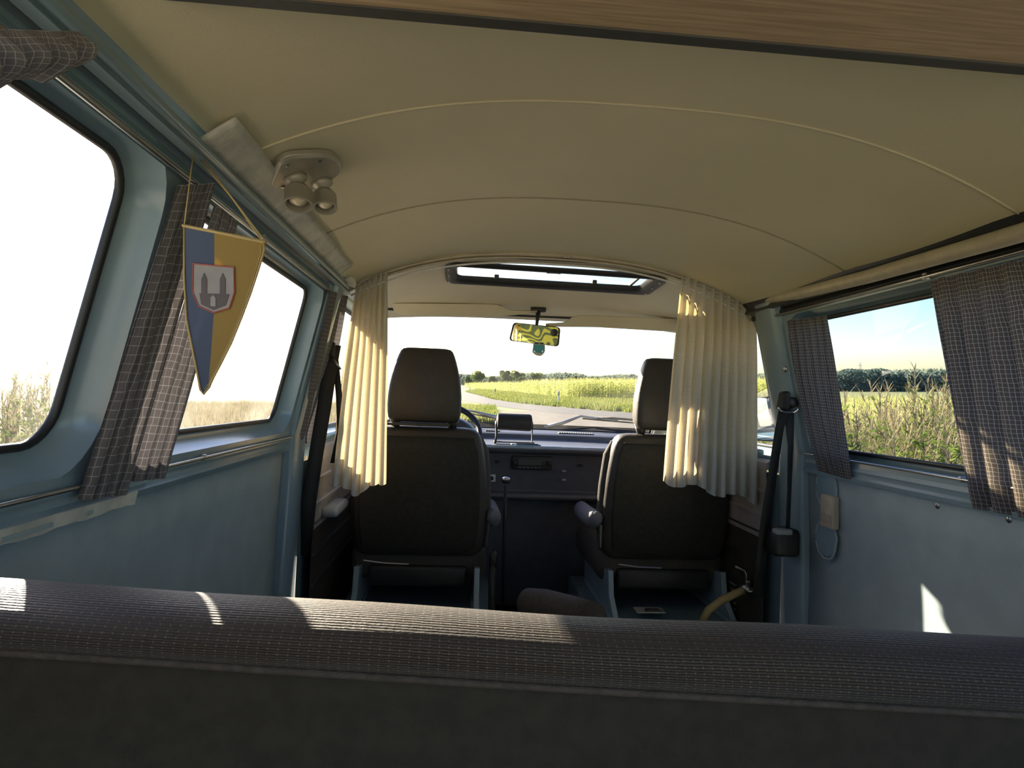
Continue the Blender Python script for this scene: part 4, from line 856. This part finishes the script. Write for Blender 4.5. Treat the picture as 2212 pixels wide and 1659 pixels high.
g = G(); g.surf(lambda a, b: (a, b, gz(a, b)), 24, 6, (gx0, gx1), (gy0, gy1)); pn = obj('glass_panel', g, 'gtint', t, smooth=True)
gl_ = rrect(gx0, gx1, gy0, gy1, .02, 5); g = G(); gl_ = gl_+gl_[:1]; g.tube([Vector((a, b, gz(a, b))) for a, b in gl_], .005, 8, cap=False); obj('glass_seal', g, 'rubber', pn, smooth=True)
q = PZ(1196, 588, 1.478); g = G(); g.box((q.x, 2.105, 1.478), (.05, .03, .016), r=.004); g.box((q.x-.02, 2.115, 1.476), (.012, .03, .008), r=.002); g.box((q.x+.02, 2.115, 1.476), (.012, .03, .008), r=.002); obj('latch', g, 'black', t, smooth=True)
for px in (1072, 1283): q = PY(px, 608, 2.27); g = G(); g.box((q.x, 2.262, cab_z(q.x, 2.262)+.004), (.018, .018, .018), r=.003); obj('hinge', g, 'black', t, smooth=True)
# --- wipers outside
def wiper(lb, arm, blade, y):
    t = thing('windshield_wiper', lb, 'wiper', PY(*arm[0], y)); g = G(); ps = [PY(*p, y) for p in arm]; g.tube(ps, [.014, .010, .006, .005][:len(ps)], 8); obj('wiper_arm', g, 'steel', t, smooth=True)
    g = G(); b = [PY(*p, y-.004) for p in blade]; g.tube(b, .005, 6); g.tube([p+Vector((0, 0, .014)) for p in b[1:3]], .004, 6); obj('blade', g, 'rubber', t, smooth=True)
    g = G(); m_ = b[0].lerp(b[-1], .5); g.tube([b[0].lerp(b[-1], .15)+Vector((0, 0, .006)), b[0].lerp(b[-1], .3)+Vector((0, 0, .018)), b[0].lerp(b[-1], .7)+Vector((0, 0, .018)), b[0].lerp(b[-1], .85)+Vector((0, 0, .006))], .003, 6); obj('blade_frame', g, 'rubber', t)
wiper('right windshield wiper lying just above the dashboard, beside the passenger headrest', [(1176, 924), (1215, 914), (1255, 899), (1335, 909)], [(1258, 904), (1300, 908), (1375, 914), (1470, 920)], 3.40)
wiper('left windshield wiper seen between the driver headrest and the dash device', [(1085, 905), (1050, 896), (1025, 889), (995, 884)], [(1066, 903), (1040, 898), (1012, 893), (960, 886)], 3.40)

# --- seat belts
def belt(lb, s, guide, path, wdt):
    t = thing('seat_belt', lb, 'seat belt', guide); g = G()
    L1 = [p+Vector((wdt*.5*c, wdt*.5*sn, 0)) for p, c, sn in path]; L2 = [p-Vector((wdt*.5*c, wdt*.5*sn, 0)) for p, c, sn in path]
    g.loft([[a, b] for a, b in zip(L1, L2)], False); obj('webbing', g, 'belt', t, smooth=True, solid_=.0022); return t
gd = PY(1700, 872, 1.79)
A1 = [(PY(1694, 880, 1.78), 1, 0), (PY(1683, 930, 1.79), .95, .2), (PY(1668, 1030, 1.81), .9, .35), (PY(1655, 1120, 1.83), .9, .35), (PY(1645, 1200, 1.85), .9, .35), (PY(1638, 1290, 1.87), .9, .35)]
A1 = [(p, c*k, q_*k) for (p, c, q_), k in zip(A1, (.65, .7, .85, 1, 1, 1))]
t = belt('black seat belt hanging from its guide on the right door pillar', 1, gd, A1, .046)
A2 = [(PY(1704, 885, 1.80), 1, 0), (PY(1708, 960, 1.80), .8, .5), (PY(1705, 1060, 1.80), .7, .6), (PY(1701, 1150, 1.80), .7, .6)]
g = G(); g.loft([[p+Vector((.017*c, .017*sn, 0)), p-Vector((.017*c, .017*sn, 0))] for p, c, sn in A2], False); obj('webbing', g, 'belt', t, smooth=True, solid_=.002)
q = PY(1700, 866, 1.77); g = G(); g.prism([q+Vector((a, 0, b)) for a, b in rpoly([(-.022, -.028), (.010, -.032), (.014, .030), (-.012, .030)], .012, 4)], (0, .03, 0)); obj('guide_cover', g, 'black', t, smooth=True, bevel=.006)
g = G(); ring_ = [q+Vector((.002+.030*math.cos(a), -.004, -.022+.013*math.sin(a))) for a in np.linspace(PI*.95, 2*PI+.1, 12)]; g.tube(ring_, .0035, 8); obj('guide_loop', g, 'chrome', t, smooth=True)
g = G(); g.tube([q+Vector((0, .015, 0)), q+Vector((.035, .03, -.004)), Vector((.738, 1.83, q.z-.01))], [.016, .018, .02], 10); obj('guide_anchor', g, 'black', t, smooth=True)
q = PY(1692, 1172, 1.80); g = G(); g.box((q.x+.005, 1.82, q.z), (.085, .08, .085), r=.014); rt = obj('retractor', g, 'black', t, smooth=True)
g = G(); g.box((q.x-.01, 1.79, q.z+.036), (.055, .03, .018), r=.006); obj('retractor_cap', g, 'grey', rt, smooth=True)
gd = PY(722, 765, 1.93)
A1 = [(PY(722, 745, 1.93), .8, .6), (PY(712, 800, 1.93), .8, .6), (PY(700, 880, 1.93), .85, .5), (PY(683, 980, 1.93), .85, .5), (PY(668, 1080, 1.93), .85, .5), (PY(655, 1200, 1.95), .85, .5)]
t = belt('black seat belt hanging down the left door pillar beside the driver seat', -1, gd, A1, .046)
A2 = [(PY(724, 770, 1.97), 1, 0), (PY(732, 850, 1.97), 1, 0), (PY(735, 930, 1.97), .9, .3), (PY(720, 1000, 1.97), .9, .3)]
g = G(); g.loft([[p+Vector((.010*c, .010*sn, 0)), p-Vector((.010*c, .010*sn, 0))] for p, c, sn in A2], False); obj('webbing', g, 'belt', t, smooth=True, solid_=.002)
g = G(); g.box(gd+Vector((-.006, 0, .012)), (.018, .025, .05), r=.005); obj('guide_cover', g, 'black', t, smooth=True)
g = G(); g.tube([PY(719, 775, 1.92), PY(736, 798, 1.92)], .004, 8); obj('guide_loop', g, 'steel', t, smooth=True)
# --- small fittings on the right side
q = PY(1660, 690, 1.94); t = thing('coat_hook', 'brown knobbed coat hook at the top of the right door pillar', 'hook', q)
g = G(); g.tube([q+Vector((.045, -.01, .012)), q+Vector((.015, -.02, .012)), q], [.010, .009, .008], 10); obj('arm', g, 'beige', t, smooth=True)
g = G(); g.lathe([(.004, -.018), (.013, -.010), (.015, 0), (.012, .010), (.004, .014)], q+Vector((0, -.002, -.004)), (-.3, 0, 1), 16); obj('knob', g, 'beige', t, smooth=True)
g = G(); g.box(q+Vector((.03, .0, .03)), (.05, .03, .02), r=.006); obj('bracket', g, 'black', t, smooth=True)
def bolt(px, py, y, r_, lb, side=None, mat='steel'):
    p = PY(px, py, y); t = thing('screw', lb, 'screw', p); ax = (-1, -.2, 0) if side is None else side
    g = G(); g.lathe([(r_, 0), (r_, .002), (r_*.75, .0045), (r_*.2, .005)], p, ax, 16); obj('head', g, mat, t, smooth=True)
    g = G(); axv = Vector(ax).normalized(); g.tube([p+axv*.0052-Vector((0, 0, r_*.5)), p+axv*.0052+Vector((0, 0, r_*.5))], .0008, 4); obj('slot', g, 'dedge', t)
p = PX(1695, 797, .716); bolt(1695, 797, p.y, .011, 'round bolt on the teal right door pillar above the belt guide', (-1, -.3, -.1))
for px, py, lb in ((2028, 1092, 'round screw in the grey right wall panel below the window opening'), (2183, 1122, 'round screw in the grey right wall panel below the wide checked curtain')):
    p = PX(px, py, .799); bolt(px, py, p.y, .0085, lb, (-1, 0, 0))
p = PX(1795, 1105, .79); t = thing('wall_socket', 'beige plastic fitting on the grey right wall panel beside the pillar', 'socket', p)
g = G(); g.box((p.x-.004, p.y, p.z), (.022, .062, .095), r=.005); obj('housing', g, 'beige', t, smooth=True)
g = G(); g.box((p.x-.016, p.y-.004, p.z-.02), (.008, .038, .022), r=.002); obj('inset', g, 'doorcard', t)
for py, lb in ((1055, 'rough cut-out edge in the right wall panel above the beige fitting'), (1165, 'rough cut-out edge in the right wall panel below the beige fitting')):
    p = PX(1785, py, .793); t = thing('cutout_edge', lb, 'cut-out', p); g = G(); rr = random.Random(py); g.tube([p+Vector((-.001, .05*math.cos(a)+rr.uniform(-.003, .003), .055*math.sin(a)+rr.uniform(-.003, .003))) for a in np.linspace(.2*PI*.2, 1.9*PI, 22)], .0035, 6); obj('rim', g, 'panel', t, smooth=True)
    g = G(); g.lathe([(.050, 0), (.048, .002)], p+Vector((-.0005, 0, 0)), (-1, 0, 0), 24); obj('patch', g, 'teal', t)
# --- exterior door mirror on the right
mc2 = PY(1655, 905, 2.62); t = thing('door_mirror', 'exterior door mirror outside the passenger window, reflecting sky and seat', 'mirror', mc2)
nm2 = Vector((-.38, -1, .0)).normalized(); tx2 = nm2.cross(Vector((0, 0, 1))).normalized(); tx2 = -tx2 if tx2.x < 0 else tx2; tz2 = Vector((0, 0, 1))
lp = rpoly([(-.085, .10), (.085, .10), (.085, -.10), (-.085, -.10)], .03, 6)
L_ = lambda k, d: [mc2+tx2*a*k+tz2*b*k+nm2*d for a, b in lp]
g = G(); g.loft([L_(.7, -.06), L_(.95, -.045), L_(1, -.01), L_(1, .0), L_(.95, 0)], True, True); obj('housing', g, 'black', t, smooth=True)
g = G(); g.add(L_(.94, .002), [tuple(range(len(lp)))]); obj('mirror_glass', g, 'mirror', t)
g = G(); g.tube([mc2-nm2*.04+Vector((-.05, 0, -.09)), mc2+Vector((-.13, .02, -.13)), (.79, 2.70, .845)], .009, 10); obj('mirror_arm', g, 'steel', t, smooth=True)
# --- left wall fittings
q = PY(672, 1102, 2.1); t = thing('pull_handle', 'small grey armrest handle on the left cab door', 'handle', q)
g = G(); g.box((-.715, 2.16, q.z), (.06, .20, .035), r=.014, seg=3); obj('grip', g, 'grey', t, smooth=True)
def stripf(u, v):
    y = .40+u*.57; return (-.7765-.004*v, y, .857-(.019+.0012*math.sin(u*33)+.0006*math.sin(u*90))*v)
t = thing('edge_tape', 'torn white strip stuck along the top edge of the left wall panel', 'tape', (-.79, .7, .845))
g = G(); g.surf(stripf, 60, 2); obj('strip', g, 'paper', t, solid_=.0025)
for i_, (a, b) in enumerate(((.52, .57), (.70, .78), (.85, .86))):
    g = G(); g.box((-.7765, (a+b)/2, .8455), (.0015, b-a, .006)); obj('bare_patch', g, 'panel', t)
t = thing('edge_moulding', 'black rubber moulding along the top of the left wall panel', 'moulding', (-.79, 1.4, .85)); g = G(); g.tube([(-.792, .985, .846), (-.792, 1.86, .846)], .004, 6); obj('moulding', g, 'dedge', t, smooth=True)

# --- rear bench backrest in the foreground
def bz(x): return -.082*(x+.24)*.5*0+(.846-.040*(x+.24)-.0) if True else 0
t = thing('bench_backrest', 'dark woven rear bench backrest running across the bottom of the picture', 'bench', (0, .53, .4))
prof = []
for k in range(15):
    a = math.radians(-8+(210)*k/14); prof.append((.530+.050*math.cos(PI-a)*1.0, -.040+.040*math.sin(a)))
front = [(.60, -.5), (.595, -.09)]
# from camera side: piping line -> over the roll -> far side
pr2 = [(.4925, -.066), (.486, -.058), (.484, -.045), (.487, -.030), (.496, -.016), (.510, -.006), (.528, 0), (.548, -.001), (.566, -.008), (.580, -.022), (.588, -.042), (.592, -.07), (.596, -.14), (.60, -.50)]
arcl = [0]
for i in range(1, len(pr2)): arcl.append(arcl[-1]+math.dist(pr2[i], pr2[i-1]))
g = G(); X_ = np.linspace(-.755, .755, 60)
def tz_(x): return .8185-.045*x
def pz_(x): return .7747-.061*x
def bsurf(x, k):
    k = int(k); y, z = pr2[k]; sag = .0018*math.sin(x*7)+.001*math.sin(x*17+1); z = z*(tz_(x)-pz_(x))/.067 if k < 9 else z; return (x, y+.0*x, tz_(x)+z+sag*(1 if k > 2 else .2))
g.surf(bsurf, 59, 13, list(X_), list(range(14)), uvf=lambda x, k: (x, arcl[int(k)])); obj('cover', g, 'bench', t, smooth=True, sub=1)
g = G(); g.tube([(x, .4895, pz_(x)+.0007*math.sin(x*7)) for x in X_], .0033, 8); obj('piping', g, 'backcloth' if False else 'seatcloth', t, smooth=True)
g = G(); g.tube([(x, .491, pz_(x)+.0055) for x in X_], .0018, 6); obj('seam', g, 'dedge', t)
g = G(); g.surf(lambda x, v: (x, .4935+.004*math.sin(v*3), pz_(x)*(1-v)+.2*v), 30, 6, (-.755, .755), (0, 1)); obj('back_panel', g, 'backcloth', t, smooth=True)
g = G(); g.box((0, .80, .36), (1.48, .50, .14), r=.04, seg=3); obj('seat_cushion', g, 'seatcloth', t, smooth=True)
g = G(); g.box((0, .76, .145), (1.46, .46, .285), r=.01); obj('bench_box', g, 'panel', t)
g = G(); g.box((0, .537, .43), (1.46, .05, .58), r=.01); obj('inner_frame', g, 'black', t)

# --- cloths behind the camera, seen in the rear view mirror
pat, n_, out_ = nmat('yellow leaf print cloth')
u_, v_, uv_ = uvxy(n_); vor = node(n_, 'ShaderNodeTexWave', wave_type='RINGS', i_Scale=5, i_Distortion=22, i_Detail=1); n_.links.new(uv_, vor.inputs['Vector'])
rp = node(n_, 'ShaderNodeValToRGB'); rp.color_ramp.elements[0].position = .45; rp.color_ramp.elements[1].position = .62; rp.color_ramp.elements[0].color = (.20, .23, .10, 1); rp.color_ramp.elements[1].color = (.85, .75, .12, 1); n_.links.new(vor.outputs[0], rp.inputs[0])
d_ = node(n_, 'ShaderNodeBsdfDiffuse'); t_ = node(n_, 'ShaderNodeBsdfTranslucent'); mx_ = node(n_, 'ShaderNodeMixShader'); mx_.inputs[0].default_value = .5
n_.links.new(rp.outputs[0], d_.inputs[0]); n_.links.new(rp.outputs[0], t_.inputs[0]); n_.links.new(d_.outputs[0], mx_.inputs[1]); n_.links.new(t_.outputs[0], mx_.inputs[2]); n_.links.new(mx_.outputs[0], out_.inputs[0])
tg = target
t = thing('printed_cloth', 'yellow and olive leaf print cloth reflected in the rear view mirror', 'cloth', (tg.x, -.47, 1.3))
g = G(); g.surf(lambda u, v: (tg.x-.20+.25*0+u*.46, -.47+.004*math.sin(u*20), tg.z-.16+v*.32), 20, 6, uvf=lambda u, v: (u*.46, v*.32)); obj('cloth', g, pat, t, smooth=True)
g = G(); g.lathe([(.035, 0), (.033, .006), (.002, .007)], (tg.x+.17, -.463, tg.z+.02), (0, 1, 0), 24); obj('dark_disc', g, 'dedge', t, smooth=True)
g = curtain_surf((tg.x-.36, -.46, 1.36), (tg.x-.14, -.46, 1.36), (tg.x-.14, -.46, .86), (tg.x-.36, -.46, .86), (0, 1, 0), 5, .015, 1.6, seed=2)
t = thing('curtain', 'cream rear curtain in folds, seen at the left end of the rear view mirror', 'curtain', (tg.x-.25, -.46, 1.36)); obj('cloth_panel', g, 'striped', t, smooth=True)
